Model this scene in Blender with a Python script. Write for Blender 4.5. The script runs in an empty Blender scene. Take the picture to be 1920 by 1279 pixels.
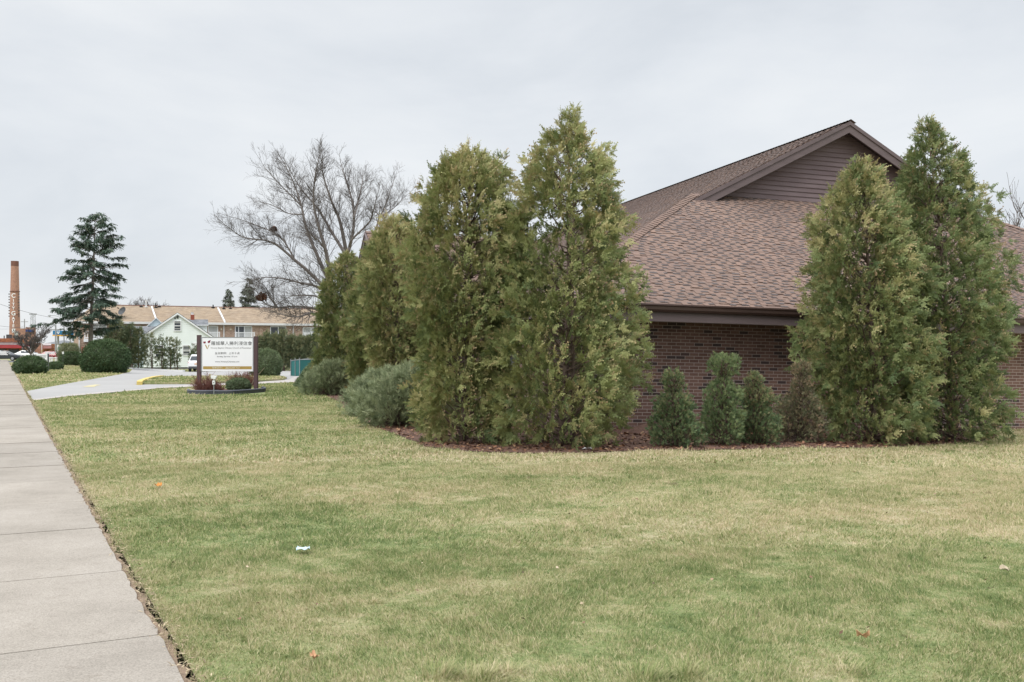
SKY_LO, SKY_MID, SKY_HI, SKY_ZEN = (.56, .592, .63), (.636, .662, .692), (.70, .719, .736), 3.4
SUN_E, EXPO = 1.5, 0.34
import bpy, bmesh, math, random
import numpy as np
from mathutils import Vector, Matrix

RNG = np.random.default_rng(7)
random.seed(7)
F, CX, CY, EYE = 1867.0, 960.0, 655.0, 1.6
scene = bpy.context.scene
COL = scene.collection

# ------------------------------------------------------------------ terrain
E0 = np.array([-1.578, 4.79]); SD = np.array([-.4562, .8899]); SN = np.array([.8899, .4562])


def sstep(x, a, b):
    t = np.clip((np.asarray(x, float) - a) / (b - a), 0, 1)
    return t * t * (3 - 2 * t)


def terrain(x, y):
    x = np.asarray(x, float); y = np.asarray(y, float)
    u = (x - E0[0]) * SN[0] + (y - E0[1]) * SN[1]
    d1 = np.interp(y, [45, 99, 118, 400], [0, .65, .74, .74]) * sstep(u, 3, 15)
    d2 = .0233 * np.clip(x - 2.4, 0, 25) * sstep(y, 8, 16)
    return -(d1 + d2)


def TZ(x, y):
    return float(terrain(x, y))


def P(px, py, Y):
    return Vector(((px - CX) / F * Y, Y, EYE - (py - CY) / F * Y))


def GX(px, Y):
    x = (px - CX) / F * Y
    return Vector((x, Y, TZ(x, Y)))


def G(px, py):
    """ground point seen at a pixel"""
    lo, hi = 2.0, 3.0
    f = lambda Y: EYE - (py - CY) / F * Y - TZ((px - CX) / F * Y, Y)
    while f(hi) > 0 and hi < 400:
        lo = hi; hi *= 1.03
    for _ in range(40):
        m = (lo + hi) / 2
        if f(m) > 0: lo = m
        else: hi = m
    return GX(px, lo)


# ------------------------------------------------------------------ objects
ROOT = {}


def thing(name, label, cat, loc=(0, 0, 0), rot=None, group=None):
    o = bpy.data.objects.new(name, None)
    o.empty_display_size = .3
    COL.objects.link(o)
    M = Matrix.Translation(Vector(loc))
    if rot is not None:
        M = M @ (rot if isinstance(rot, Matrix) else Matrix.Rotation(rot, 4, 'Z'))
    o.matrix_world = M
    ROOT[o.name] = M
    o['label'] = label; o['category'] = cat
    if group: o['group'] = group
    return o


def root_of(o):
    while o.parent: o = o.parent
    return o


def tag(o, label=None, cat=None, group=None, kind=None):
    if label: o['label'] = label
    if cat: o['category'] = cat
    if group: o['group'] = group
    if kind: o['kind'] = kind
    return o


class MB:
    def __init__(s):
        s.v = []; s.f = []; s.uv = []; s.mi = {}; s.cur = 0

    def face(s, pts, uv=None):
        i = len(s.v)
        s.v += [tuple(p) for p in pts]
        s.f.append(tuple(range(i, i + len(pts))))
        s.uv.append(uv if uv else [(0, 0)] * len(pts))
        if s.cur: s.mi[len(s.f) - 1] = s.cur

    def box(s, lo, hi, M=None):
        x0, y0, z0 = lo; x1, y1, z1 = hi
        c = [Vector(p) for p in ((x0, y0, z0), (x1, y0, z0), (x1, y1, z0), (x0, y1, z0), (x0, y0, z1), (x1, y0, z1), (x1, y1, z1), (x0, y1, z1))]
        if M: q = [M @ p for p in c]
        else: q = c
        for idx, ax in (((0, 1, 5, 4), (0, 2)), ((1, 2, 6, 5), (1, 2)), ((2, 3, 7, 6), (0, 2)), ((3, 0, 4, 7), (1, 2)), ((4, 5, 6, 7), (0, 1)), ((3, 2, 1, 0), (0, 1))):
            s.face([q[k] for k in idx], [(c[k][ax[0]], c[k][ax[1]]) for k in idx])
        return s

    def prism(s, poly, off):
        """extrude a planar polygon (list of 3-D points) by the vector off"""
        off = Vector(off); a = [Vector(p) for p in poly]; b = [p + off for p in a]
        s.face(a[::-1]); s.face(b)
        for i in range(len(a)):
            j = (i + 1) % len(a)
            s.face([a[i], a[j], b[j], b[i]])
        return s

    def tube(s, pts, rad, n=6, cap=True):
        pts = [Vector(p) for p in pts]
        if not hasattr(rad, '__len__'): rad = [rad] * len(pts)
        rings = []
        ref = None
        for i, p in enumerate(pts):
            d = (pts[min(i + 1, len(pts) - 1)] - pts[max(i - 1, 0)])
            d = d.normalized() if d.length > 1e-9 else Vector((0, 0, 1))
            if ref is None:
                ref = d.orthogonal().normalized()
            ref = (ref - d * ref.dot(d))
            ref = ref.normalized() if ref.length > 1e-6 else d.orthogonal().normalized()
            bi = d.cross(ref)
            i0 = len(s.v)
            for k in range(n):
                a = 2 * math.pi * k / n
                s.v.append(tuple(p + (ref * math.cos(a) + bi * math.sin(a)) * rad[i]))
            rings.append(i0)
        for r0, r1 in zip(rings, rings[1:]):
            for k in range(n):
                s.f.append((r0 + k, r0 + (k + 1) % n, r1 + (k + 1) % n, r1 + k)); s.uv.append([(0, 0)] * 4)
        if cap:
            s.f.append(tuple(rings[0] + k for k in range(n))[::-1]); s.uv.append([(0, 0)] * n)
            s.f.append(tuple(rings[-1] + k for k in range(n))); s.uv.append([(0, 0)] * n)
        return s

    def build(s, name, mat, parent=None, local=False, smooth=False, bevel=0):
        me = bpy.data.meshes.new(name)
        v = s.v
        if parent is not None and not local:
            Mi = ROOT[root_of(parent).name].inverted()
            v = [tuple(Mi @ Vector(p)) for p in v]
        me.from_pydata(v, [], s.f)
        ul = me.uv_layers.new(name='UVMap')
        ul.data.foreach_set('uv', np.array([c for f in s.uv for c in f], 'f').ravel())
        if smooth: me.polygons.foreach_set('use_smooth', [True] * len(me.polygons))
        for mt_ in (mat if isinstance(mat, (list, tuple)) else [mat]): me.materials.append(mt_)
        for k_, q_ in s.mi.items(): me.polygons[k_].material_index = q_
        me.update()
        o = bpy.data.objects.new(name, me)
        COL.objects.link(o)
        if parent: o.parent = parent
        if bevel:
            bm = bmesh.new(); bm.from_mesh(me)
            bmesh.ops.remove_doubles(bm, verts=bm.verts, dist=1e-5)
            bmesh.ops.recalc_face_normals(bm, faces=bm.faces)
            bmesh.ops.bevel(bm, geom=[e for e in bm.edges if len(e.link_faces) == 2 and e.calc_face_angle(0) > .5], offset=bevel, segments=2, affect='EDGES')
            bm.to_mesh(me); bm.free()
        else:
            bm = bmesh.new(); bm.from_mesh(me)
            if len(bm.faces) < 60000:
                bmesh.ops.recalc_face_normals(bm, faces=bm.faces)
            bm.to_mesh(me); bm.free()
        return o


def np_mesh(name, V, Fc, mat, attrs=None, parent=None, smooth=False):
    """V (n,3) world coordinates, Fc (m,k) faces"""
    V = np.asarray(V, np.float32); Fc = np.asarray(Fc, np.int32)
    if parent is not None:
        Mi = np.array(ROOT[root_of(parent).name].inverted())
        V = (V @ Mi[:3, :3].T + Mi[:3, 3]).astype(np.float32)
    me = bpy.data.meshes.new(name)
    m, k = Fc.shape
    me.vertices.add(len(V)); me.vertices.foreach_set('co', V.ravel())
    me.loops.add(m * k); me.loops.foreach_set('vertex_index', Fc.ravel())
    me.polygons.add(m); me.polygons.foreach_set('loop_start', np.arange(0, m * k, k, dtype=np.int32))
    if smooth: me.polygons.foreach_set('use_smooth', np.ones(m, bool))
    for an, av in (attrs or {}).items():
        a = me.attributes.new(an, 'FLOAT', 'POINT')
        a.data.foreach_set('value', np.asarray(av, np.float32))
    me.materials.append(mat)
    me.update(calc_edges=True)
    o = bpy.data.objects.new(name, me)
    COL.objects.link(o)
    if parent: o.parent = parent
    return o


def struct(o):
    o['kind'] = 'structure'; return o


def text_mesh(body, size, name, mat, parent, M, align='CENTER', offset=0.0, width=None, vert=False, shear=0.0):
    cu = bpy.data.curves.new('lettering', 'FONT')
    cu.body = body; cu.size = size; cu.align_x = align; cu.align_y = 'CENTER'; cu.offset = offset; cu.shear = shear
    tmp = bpy.data.objects.new('lettering', cu); COL.objects.link(tmp)
    dg = bpy.context.evaluated_depsgraph_get(); dg.update()
    me = bpy.data.meshes.new_from_object(tmp.evaluated_get(dg))
    bpy.data.objects.remove(tmp); bpy.data.curves.remove(cu)
    if width and len(me.vertices):
        xs = [v.co.x for v in me.vertices]; w = max(xs) - min(xs); k = width / max(w, 1e-6)
        for v in me.vertices: v.co.x *= k
    Mi = ROOT[root_of(parent).name].inverted() @ M
    me.transform(Mi)
    me.materials.clear(); me.materials.append(mat); me.name = name
    o = bpy.data.objects.new(name, me); COL.objects.link(o); o.parent = parent
    return o


# ------------------------------------------------------------------ materials
def new_mat(name):
    m = bpy.data.materials.new(name); m.use_nodes = True
    nt = m.node_tree; nt.nodes.clear()
    out = nt.nodes.new('ShaderNodeOutputMaterial')
    b = nt.nodes.new('ShaderNodeBsdfPrincipled'); nt.links.new(b.outputs[0], out.inputs[0])
    b.inputs['Specular IOR Level'].default_value = .3
    return m, nt, b


def N(nt, t, **kw):
    n = nt.nodes.new(t)
    for k, v in kw.items():
        if k in n.inputs.keys(): n.inputs[k].default_value = v
        else: setattr(n, k, v)
    return n


def ramp(nt, stops):
    r = nt.nodes.new('ShaderNodeValToRGB')
    e = r.color_ramp.elements
    while len(e) < len(stops): e.new(.5)
    for el, (p, c) in zip(e, stops):
        el.position = p; el.color = (*c, 1) if len(c) == 3 else c
    return r


def mixc(nt, blend='MIX', fac=.5):
    n = nt.nodes.new('ShaderNodeMix'); n.data_type = 'RGBA'; n.blend_type = blend
    n.inputs[0].default_value = fac
    return n  # A=6 B=7 out=2


def simple(name, c1, c2=None, scale=3, rough=.75, bump=0, bscale=None, spec=.3, metal=0, coat=0, stretch=None):
    m, nt, b = new_mat(name)
    b.inputs['Roughness'].default_value = rough; b.inputs['Specular IOR Level'].default_value = spec
    b.inputs['Metallic'].default_value = metal; b.inputs['Coat Weight'].default_value = coat
    c2 = c2 or tuple(x * .8 for x in c1)
    tc = N(nt, 'ShaderNodeTexCoord')
    src = tc.outputs['Object']
    if stretch:
        mp = N(nt, 'ShaderNodeMapping'); mp.inputs['Scale'].default_value = stretch
        nt.links.new(src, mp.inputs[0]); src = mp.outputs[0]
    no = N(nt, 'ShaderNodeTexNoise', Scale=scale, Detail=6.0, Roughness=.65)
    nt.links.new(src, no.inputs['Vector'])
    r = ramp(nt, [(.32, c1), (.68, c2)])
    nt.links.new(no.outputs[0], r.inputs[0]); nt.links.new(r.outputs[0], b.inputs['Base Color'])
    if bump:
        nb = N(nt, 'ShaderNodeTexNoise', Scale=bscale or scale * 8, Detail=5.0)
        nt.links.new(src, nb.inputs['Vector'])
        bp = N(nt, 'ShaderNodeBump', Strength=bump, Distance=.02)
        nt.links.new(nb.outputs[0], bp.inputs['Height']); nt.links.new(bp.outputs[0], b.inputs['Normal'])
    return m


def leaf_mat(name, stops, tipcol=(.22, .12, .05), trans=.22, rough=.6):
    """stops: colours over the per-spray attribute 'tint'; 'tip' browns the ends"""
    m, nt, b = new_mat(name)
    b.inputs['Roughness'].default_value = rough; b.inputs['Specular IOR Level'].default_value = .25
    a = N(nt, 'ShaderNodeAttribute', attribute_name='tint')
    r = ramp(nt, stops); nt.links.new(a.outputs['Fac'], r.inputs[0])
    t = N(nt, 'ShaderNodeAttribute', attribute_name='tip')
    mx = mixc(nt); nt.links.new(t.outputs['Fac'], mx.inputs[0]); nt.links.new(r.outputs[0], mx.inputs[6]); mx.inputs[7].default_value = (*tipcol, 1)
    nt.links.new(mx.outputs[2], b.inputs['Base Color'])
    tr = N(nt, 'ShaderNodeBsdfTranslucent'); nt.links.new(mx.outputs[2], tr.inputs[0])
    ms = N(nt, 'ShaderNodeMixShader'); ms.inputs[0].default_value = trans
    nt.links.new(b.outputs[0], ms.inputs[1]); nt.links.new(tr.outputs[0], ms.inputs[2])
    nt.links.new(ms.outputs[0], nt.nodes['Material Output'].inputs[0])
    return m


def brick_mat(name, c1, c2, mortar, bw=.203, bh=.0677, ms=.011, dark=None, bumps=.5):
    m, nt, b = new_mat(name)
    b.inputs['Roughness'].default_value = .85
    uv = N(nt, 'ShaderNodeUVMap')
    br = N(nt, 'ShaderNodeTexBrick', Scale=1.0)
    br.inputs['Brick Width'].default_value = bw; br.inputs['Row Height'].default_value = bh
    br.inputs['Mortar Size'].default_value = ms / 2; br.inputs['Mortar Smooth'].default_value = .2; br.inputs['Bias'].default_value = -.1
    br.inputs['Color1'].default_value = (0, 0, 0, 1); br.inputs['Color2'].default_value = (1, 1, 1, 1); br.inputs['Mortar'].default_value = (.5, .5, .5, 1)
    nt.links.new(uv.outputs[0], br.inputs['Vector'])
    dk = dark or tuple(x * .5 for x in c1)
    r = ramp(nt, [(0.0, dk), (.07, dk), (.12, c1), (.9, c2), (1, tuple(x * .75 for x in c1))])
    nt.links.new(br.outputs['Color'], r.inputs[0])
    no = N(nt, 'ShaderNodeTexNoise', Scale=1.2, Detail=8.0, Roughness=.7); nt.links.new(uv.outputs[0], no.inputs['Vector'])
    rv = ramp(nt, [(.3, (.82, .82, .82)), (.7, (1.12, 1.1, 1.08))]); nt.links.new(no.outputs[0], rv.inputs[0])
    mu = mixc(nt, 'MULTIPLY', 1); nt.links.new(r.outputs[0], mu.inputs[6]); nt.links.new(rv.outputs[0], mu.inputs[7])
    mx = mixc(nt); nt.links.new(br.outputs['Fac'], mx.inputs[0]); nt.links.new(mu.outputs[2], mx.inputs[6]); mx.inputs[7].default_value = (*mortar, 1)
    nt.links.new(mx.outputs[2], b.inputs['Base Color'])
    bp = N(nt, 'ShaderNodeBump', Strength=bumps, Distance=.006, invert=True)
    nt.links.new(br.outputs['Fac'], bp.inputs['Height']); nt.links.new(bp.outputs[0], b.inputs['Normal'])
    return m


def shingle_mat(name, cols, bw=.26, bh=.143, seed=0.0, dashes=True):
    """laminated shingles: every tab its own colour, UV in metres (u along eave, v up the slope)"""
    m, nt, b = new_mat(name)
    b.inputs['Roughness'].default_value = .95; b.inputs['Specular IOR Level'].default_value = .15
    uv = N(nt, 'ShaderNodeUVMap')
    br = N(nt, 'ShaderNodeTexBrick', Scale=1.0, offset=.37, offset_frequency=2, squash=.8, squash_frequency=3)
    br.inputs['Brick Width'].default_value = bw; br.inputs['Row Height'].default_value = bh
    br.inputs['Mortar Size'].default_value = 0.0; br.inputs['Bias'].default_value = 0.0
    br.inputs['Color1'].default_value = (0, 0, 0, 1); br.inputs['Color2'].default_value = (1, 1, 1, 1)
    nt.links.new(uv.outputs[0], br.inputs['Vector'])
    r = ramp(nt, cols)
    nt.links.new(br.outputs['Color'], r.inputs[0])
    no = N(nt, 'ShaderNodeTexNoise', Scale=.8, Detail=4.0); nt.links.new(uv.outputs[0], no.inputs['Vector'])
    rv = ramp(nt, [(.3, (.88, .88, .9)), (.7, (1.1, 1.08, 1.05))]); nt.links.new(no.outputs[0], rv.inputs[0])
    mu = mixc(nt, 'MULTIPLY', 1); nt.links.new(r.outputs[0], mu.inputs[6]); nt.links.new(rv.outputs[0], mu.inputs[7])
    fine = N(nt, 'ShaderNodeTexNoise', Scale=60.0, Detail=3.0); nt.links.new(uv.outputs[0], fine.inputs['Vector'])
    rf = ramp(nt, [(.3, (.75, .75, .75)), (.7, (1.2, 1.2, 1.2))]); nt.links.new(fine.outputs[0], rf.inputs[0])
    m2 = mixc(nt, 'MULTIPLY', 1); nt.links.new(mu.outputs[2], m2.inputs[6]); nt.links.new(rf.outputs[0], m2.inputs[7])
    nt.links.new(m2.outputs[2], b.inputs['Base Color'])
    return m


def lawn_mat(name, blades=False):
    m, nt, b = new_mat(name)
    b.inputs['Roughness'].default_value = .8; b.inputs['Specular IOR Level'].default_value = .2
    g = N(nt, 'ShaderNodeNewGeometry')
    L = nt.links.new

    def noise(scale, detail=4.0, rough=.6, off=0.0, st=(1, 1, 0)):
        mp = N(nt, 'ShaderNodeMapping'); mp.inputs['Scale'].default_value = st; mp.inputs['Location'].default_value = (off, off * .7, 0)
        L(g.outputs['Position'], mp.inputs[0])
        n = N(nt, 'ShaderNodeTexNoise', Scale=scale, Detail=detail, Roughness=rough); L(mp.outputs[0], n.inputs['Vector']); return n.outputs[0]

    def math_(op, a, c):
        n = N(nt, 'ShaderNodeMath', operation=op)
        for i, v in enumerate((a, c)):
            if hasattr(v, 'links'): L(v, n.inputs[i])
            else: n.inputs[i].default_value = v
        return n.outputs[0]
    sep = N(nt, 'ShaderNodeSeparateXYZ'); L(g.outputs['Position'], sep.inputs[0])
    yy = math_('DIVIDE', sep.outputs['Y'], 50.0)
    gr = lambda v: (v, v, v)
    band = ramp(nt, [(.08, gr(.36)), (.145, gr(.42)), (.20, gr(.62)), (.25, gr(.69)), (.35, gr(.70)), (.43, gr(.60)), (.55, gr(.66)), (.75, gr(.52)), (1, gr(.70))])
    L(yy, band.inputs[0])
    xm = N(nt, 'ShaderNodeMapRange'); xm.inputs[1].default_value = -5.0; xm.inputs[2].default_value = 4.0; xm.inputs[3].default_value = -.16; xm.inputs[4].default_value = .05; L(sep.outputs['X'], xm.inputs[0])
    n1 = noise(.33, 4.0, .6, 11.0, (.75, 1, 0)); n2 = noise(2.1, 5.0, .65, 3.0); n3 = noise(7.5, 4.0, .65, 5.0)
    s = math_('ADD', math_('ADD', band.outputs[0], xm.outputs[0]), math_('MULTIPLY', math_('SUBTRACT', n1, .5), 1.5))
    s = math_('ADD', s, math_('MULTIPLY', math_('SUBTRACT', n2, .5), 1.25))
    s = math_('ADD', s, math_('MULTIPLY', math_('SUBTRACT', n3, .5), 1.1))
    if blades:
        at = N(nt, 'ShaderNodeAttribute', attribute_name='tint')
        s = math_('ADD', s, math_('MULTIPLY', math_('SUBTRACT', at.outputs['Fac'], .5), 1.05))
    cr = ramp(nt, LAWN_STOPS)
    L(s, cr.inputs[0])
    nd = noise(1.7, 3.0, .6, 23.0); nd2 = noise(7.0, 3.0, .6, 31.0)
    dm = math_('MULTIPLY', math_('GREATER_THAN', math_('ADD', math_('MULTIPLY', nd, .7), math_('MULTIPLY', nd2, .3)), .66), .55)
    mx = mixc(nt); L(dm, mx.inputs[0]); L(cr.outputs[0], mx.inputs[6]); mx.inputs[7].default_value = (.13, .09, .055, 1)
    if blades:
        L(mx.outputs[2], b.inputs['Base Color'])
        tr = N(nt, 'ShaderNodeBsdfTranslucent'); L(mx.outputs[2], tr.inputs[0])
        ms = N(nt, 'ShaderNodeMixShader'); ms.inputs[0].default_value = .3
        L(b.outputs[0], ms.inputs[1]); L(tr.outputs[0], ms.inputs[2]); L(ms.outputs[0], nt.nodes['Material Output'].inputs[0])
    else:
        nf = noise(40.0, 4.0, .7, 1.0); rf = ramp(nt, [(.3, gr(.48)), (.7, gr(.92))]); L(nf, rf.inputs[0])
        mu = mixc(nt, 'MULTIPLY', 1); L(mx.outputs[2], mu.inputs[6]); L(rf.outputs[0], mu.inputs[7])
        L(mu.outputs[2], b.inputs['Base Color'])
        bp = N(nt, 'ShaderNodeBump', Strength=.6, Distance=.03); L(nf, bp.inputs['Height']); L(bp.outputs[0], b.inputs['Normal'])
    return m


def slab_mat(name):
    m, nt, b = new_mat(name); L = nt.links.new
    b.inputs['Roughness'].default_value = .92; b.inputs['Specular IOR Level'].default_value = .2
    tc = N(nt, 'ShaderNodeTexCoord'); o = tc.outputs['Object']
    uv = N(nt, 'ShaderNodeUVMap')
    wn = N(nt, 'ShaderNodeTexWhiteNoise', noise_dimensions='2D'); L(uv.outputs[0], wn.inputs['Vector'])
    n1 = N(nt, 'ShaderNodeTexNoise', Scale=.9, Detail=8.0, Roughness=.7); L(o, n1.inputs['Vector'])
    r1 = ramp(nt, [(.3, (.255, .229, .196)), (.5, (.31, .279, .241)), (.72, (.36, .326, .286))]); L(n1.outputs[0], r1.inputs[0])
    rw = ramp(nt, [(0, (.9, .9, .9)), (1, (1.07, 1.065, 1.06))]); L(wn.outputs[0], rw.inputs[0])
    a = mixc(nt, 'MULTIPLY', 1); L(r1.outputs[0], a.inputs[6]); L(rw.outputs[0], a.inputs[7])
    n2 = N(nt, 'ShaderNodeTexNoise', Scale=110.0, Detail=3.0, Roughness=.7); L(o, n2.inputs['Vector'])
    r2 = ramp(nt, [(.32, (.72, .71, .70)), (.5, (1, 1, 1)), (.68, (1.22, 1.21, 1.2))]); L(n2.outputs[0], r2.inputs[0])
    c = mixc(nt, 'MULTIPLY', 1); L(a.outputs[2], c.inputs[6]); L(r2.outputs[0], c.inputs[7])
    n3 = N(nt, 'ShaderNodeTexNoise', Scale=7.0, Detail=6.0, Roughness=.75); L(o, n3.inputs['Vector'])
    r3 = ramp(nt, [(.28, (.80, .78, .76)), (.42, (1, 1, 1)), (.66, (1, 1, 1)), (.74, (1.12, 1.11, 1.1))]); L(n3.outputs[0], r3.inputs[0])
    d = mixc(nt, 'MULTIPLY', 1); L(c.outputs[2], d.inputs[6]); L(r3.outputs[0], d.inputs[7])
    vo = N(nt, 'ShaderNodeTexVoronoi', Scale=5.0); L(o, vo.inputs['Vector'])
    rv = ramp(nt, [(.018, (.35, .33, .31)), (.03, (1, 1, 1))]); L(vo.outputs['Distance'], rv.inputs[0])
    e = mixc(nt, 'MULTIPLY', 1); L(d.outputs[2], e.inputs[6]); L(rv.outputs[0], e.inputs[7])
    L(e.outputs[2], b.inputs['Base Color'])
    bp = N(nt, 'ShaderNodeBump', Strength=.35, Distance=.006); L(n2.outputs[0], bp.inputs['Height']); L(bp.outputs[0], b.inputs['Normal'])
    return m


LAWN_STOPS = [(.0, (.145, .20, .072)), (.32, (.265, .31, .122)), (.58, (.40, .385, .195)), (1.0, (.60, .51, .34))]
M = {}
M['lawn'] = lawn_mat('lawn')
M['blades'] = lawn_mat('grass_blades', True)
M['brick'] = brick_mat('church_brick', (.155, .09, .073), (.22, .134, .11), (.42, .355, .32), dark=(.075, .055, .054))
M['tanbrick'] = brick_mat('tan_brick', (.36, .24, .17), (.46, .33, .25), (.5, .42, .36), bw=.3, bh=.12, ms=.02, dark=(.28, .18, .12), bumps=.1)
M['orangebrick'] = brick_mat('orange_brick', (.30, .115, .055), (.38, .16, .08), (.36, .2, .13), bw=.4, bh=.15, ms=.02, dark=(.2, .08, .05), bumps=.1)
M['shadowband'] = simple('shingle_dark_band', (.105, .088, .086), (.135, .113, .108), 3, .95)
M['shingle'] = shingle_mat('roof_shingle', [(.0, (.19, .137, .115)), (.3, (.207, .147, .122)), (.6, (.225, .158, .130)), (.85, (.245, .170, .139)), (1, (.20, .143, .12))])
M['tanshingle'] = shingle_mat('tan_shingle', [(0, (.31, .24, .175)), (.5, (.37, .292, .215)), (1, (.43, .345, .26))], bw=.5, bh=.2)
M['greyshingle'] = shingle_mat('grey_shingle', [(0, (.16, .17, .18)), (1, (.3, .31, .33))], bw=.4, bh=.2)
M['brownpaint'] = simple('brown_painted_wood', (.155, .120, .122), (.125, .096, .097), 2.5, .55, .15, 30, stretch=(.4, 3, 3))
M['siding'] = simple('brown_lap_siding', (.13, .092, .095), (.20, .152, .157), 1.4, .6, .2, 25, stretch=(.35, 1, 3))
M['gutter'] = simple('brown_gutter', (.085, .055, .047), (.07, .046, .04), 1.5, .35)
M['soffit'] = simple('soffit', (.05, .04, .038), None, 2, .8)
M['concrete'] = simple('sidewalk_concrete', (.365, .332, .306), (.295, .27, .25), 1.1, .9, .25, 90)
M['slab'] = slab_mat('sidewalk_slabs')
M['walk'] = simple('path_concrete', (.44, .40, .37), (.37, .34, .32), .6, .9, .2, 60)
M['asphalt'] = simple('worn_asphalt', (.355, .345, .335), (.30, .292, .283), .25, .9, .2, 40)
M['road'] = simple('road_asphalt', (.12, .12, .125), (.09, .09, .095), .5, .9, .2, 40)
M['yellow'] = simple('yellow_kerb_paint', (.64, .49, .13), (.54, .42, .15), 3, .7)
M['yellowmark'] = simple('yellow_marking', (.52, .45, .24), (.44, .40, .27), 4, .8)
M['mulch'] = simple('bark_mulch', (.115, .068, .052), (.185, .105, .078), 14, .95, .9, 60)
M['soil'] = simple('edge_soil', (.20, .145, .105), (.28, .20, .14), 10, .95, .8, 60)
M['white'] = simple('white_paint', (.78, .79, .8), (.72, .73, .74), 2, .5)
M['offwhite'] = simple('white_trim', (.7, .7, .69), (.62, .62, .62), 2, .6)
M['panel'] = simple('sign_face', (.86, .87, .88), (.82, .83, .85), 1, .4)
M['postbrown'] = simple('sign_post_paint', (.10, .062, .064), (.08, .05, .052), 3, .6, stretch=(3, 3, .5))
M['ink'] = simple('black_lettering', (.07, .07, .075), None, 2, .6)
M['greyink'] = simple('grey_lettering', (.30, .29, .29), None, 2, .6)
M['redink'] = simple('crimson_emblem', (.22, .02, .045), None, 2, .6)
M['gold'] = simple('gold_band', (.42, .29, .085), (.38, .26, .08), 2, .5)
M['cream'] = simple('cream_lettering', (.8, .76, .6), None, 2, .6)
M['mint'] = simple('mint_siding', (.815, .862, .845), (.755, .81, .79), .8, .6)
M['paleblue'] = simple('pale_blue_siding', (.60, .70, .76), (.55, .66, .72), .8, .6)
M['glass'] = simple('window_glass', (.045, .055, .065), (.03, .035, .045), .6, .08, spec=.6)
M['curtain'] = simple('pale_curtain', (.45, .46, .44), (.36, .37, .36), 1.2, .8, stretch=(4, 4, .3))
M['foundation'] = simple('grey_foundation', (.18, .18, .18), (.14, .14, .14), 2, .9)
M['redbrick'] = simple('red_chimney', (.3, .09, .055), (.24, .07, .045), 4, .9)
M['metalgrey'] = simple('grey_metal', (.35, .36, .37), (.28, .29, .3), 2, .45, metal=.4)
M['darkgrey'] = simple('dark_grey', (.09, .095, .10), (.06, .065, .07), 2, .5)
M['edging'] = simple('landscape_edging', (.055, .06, .075), (.085, .09, .105), 3, .5)
M['black'] = simple('black_rubber', (.02, .02, .022), None, 3, .7)
M['carwhite'] = simple('white_car_paint', (.8, .8, .8), (.76, .76, .77), 1, .25, coat=.6)
M['carnavy'] = simple('dark_car_paint', (.025, .03, .04), (.03, .036, .048), 1, .2, coat=.8)
M['carred'] = simple('red_car_paint', (.25, .02, .02), None, 1, .25, coat=.6)
M['lamp_red'] = simple('tail_lamp', (.5, .02, .03), None, 2, .25)
M['plate'] = simple('number_plate', (.65, .35, .2), (.7, .5, .35), 20, .5)
M['steel'] = simple('rim_alloy', (.5, .5, .52), None, 3, .35, metal=.7)
M['blue'] = simple('canopy_blue', (.015, .15, .32), (.02, .17, .36), 1, .4)
M['amber'] = simple('canopy_yellow', (.75, .38, .04), None, 1, .4)
M['redawning'] = simple('red_awning', (.42, .06, .07), (.34, .05, .06), 1, .7)
M['pinkawning'] = simple('faded_awning', (.5, .25, .25), (.42, .2, .2), 1, .7)
M['redpaint'] = simple('red_fence_paint', (.36, .04, .045), (.28, .035, .04), 2, .7)
M['signblue'] = simple('blue_shop_sign', (.03, .06, .2), None, 2, .5)
M['stackbrick'] = brick_mat('stack_brick', (.35, .19, .135), (.41, .235, .175), (.42, .27, .21), bw=.5, bh=.2, ms=.02, dark=(.3, .17, .13), bumps=.1)  # brick colour paled and greyed to carry distance haze
M['soot'] = simple('soot_band', (.13, .07, .055), (.2, .095, .07), 1, .9)
M['green'] = simple('green_screen_fabric', (.025, .12, .115), (.03, .15, .14), 2, .7, stretch=(6, 6, 1))
M['teal'] = simple('teal_sign', (.1, .3, .3), None, 2, .5)
M['bark'] = simple('grey_bark', (.22, .195, .18), (.14, .12, .11), 5, .95, .6, 40, stretch=(3, 3, .6))
M['twig'] = simple('bare_twigs', (.125, .108, .10), (.09, .078, .072), 4, .9)
M['redtwig'] = simple('red_brown_twigs', (.22, .10, .08), (.16, .075, .06), 6, .9)
M['thujabark'] = simple('arborvitae_bark', (.19, .14, .115), (.11, .08, .065), 6, .95, .5, 40, stretch=(3, 3, .5))
M['straw'] = simple('dry_straw', (.5, .42, .3), None, 5, .9)
M['leafbrown'] = simple('dead_leaf', (.5, .30, .17), (.4, .22, .12), 12, .8)
M['leaforange'] = simple('orange_leaf', (.6, .27, .07), None, 12, .8)
M['tissue'] = simple('pale_blue_tissue', (.48, .60, .66), (.56, .66, .70), 8, .8)
M['nest'] = simple('leaf_nest', (.16, .075, .045), (.1, .05, .035), 10, .95)
M['wire'] = simple('cable', (.12, .12, .13), None, 2, .6)
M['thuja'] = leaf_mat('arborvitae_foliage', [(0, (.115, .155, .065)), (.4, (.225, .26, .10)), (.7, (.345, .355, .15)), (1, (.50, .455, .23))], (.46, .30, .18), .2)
M['thujadark'] = leaf_mat('arborvitae_green', [(0, (.10, .145, .062)), (.5, (.20, .245, .10)), (.8, (.31, .33, .14)), (1, (.47, .43, .21))], (.45, .29, .18), .2)
M['thujafar'] = leaf_mat('hedge_arborvitae', [(0, (.09, .125, .07)), (.5, (.165, .20, .105)), (1, (.28, .27, .14))], (.2, .13, .07), .2)
M['yew'] = leaf_mat('clipped_yew', [(0, (.04, .075, .036)), (.5, (.07, .12, .052)), (1, (.13, .18, .075))], (.13, .09, .05), .12)
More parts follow.
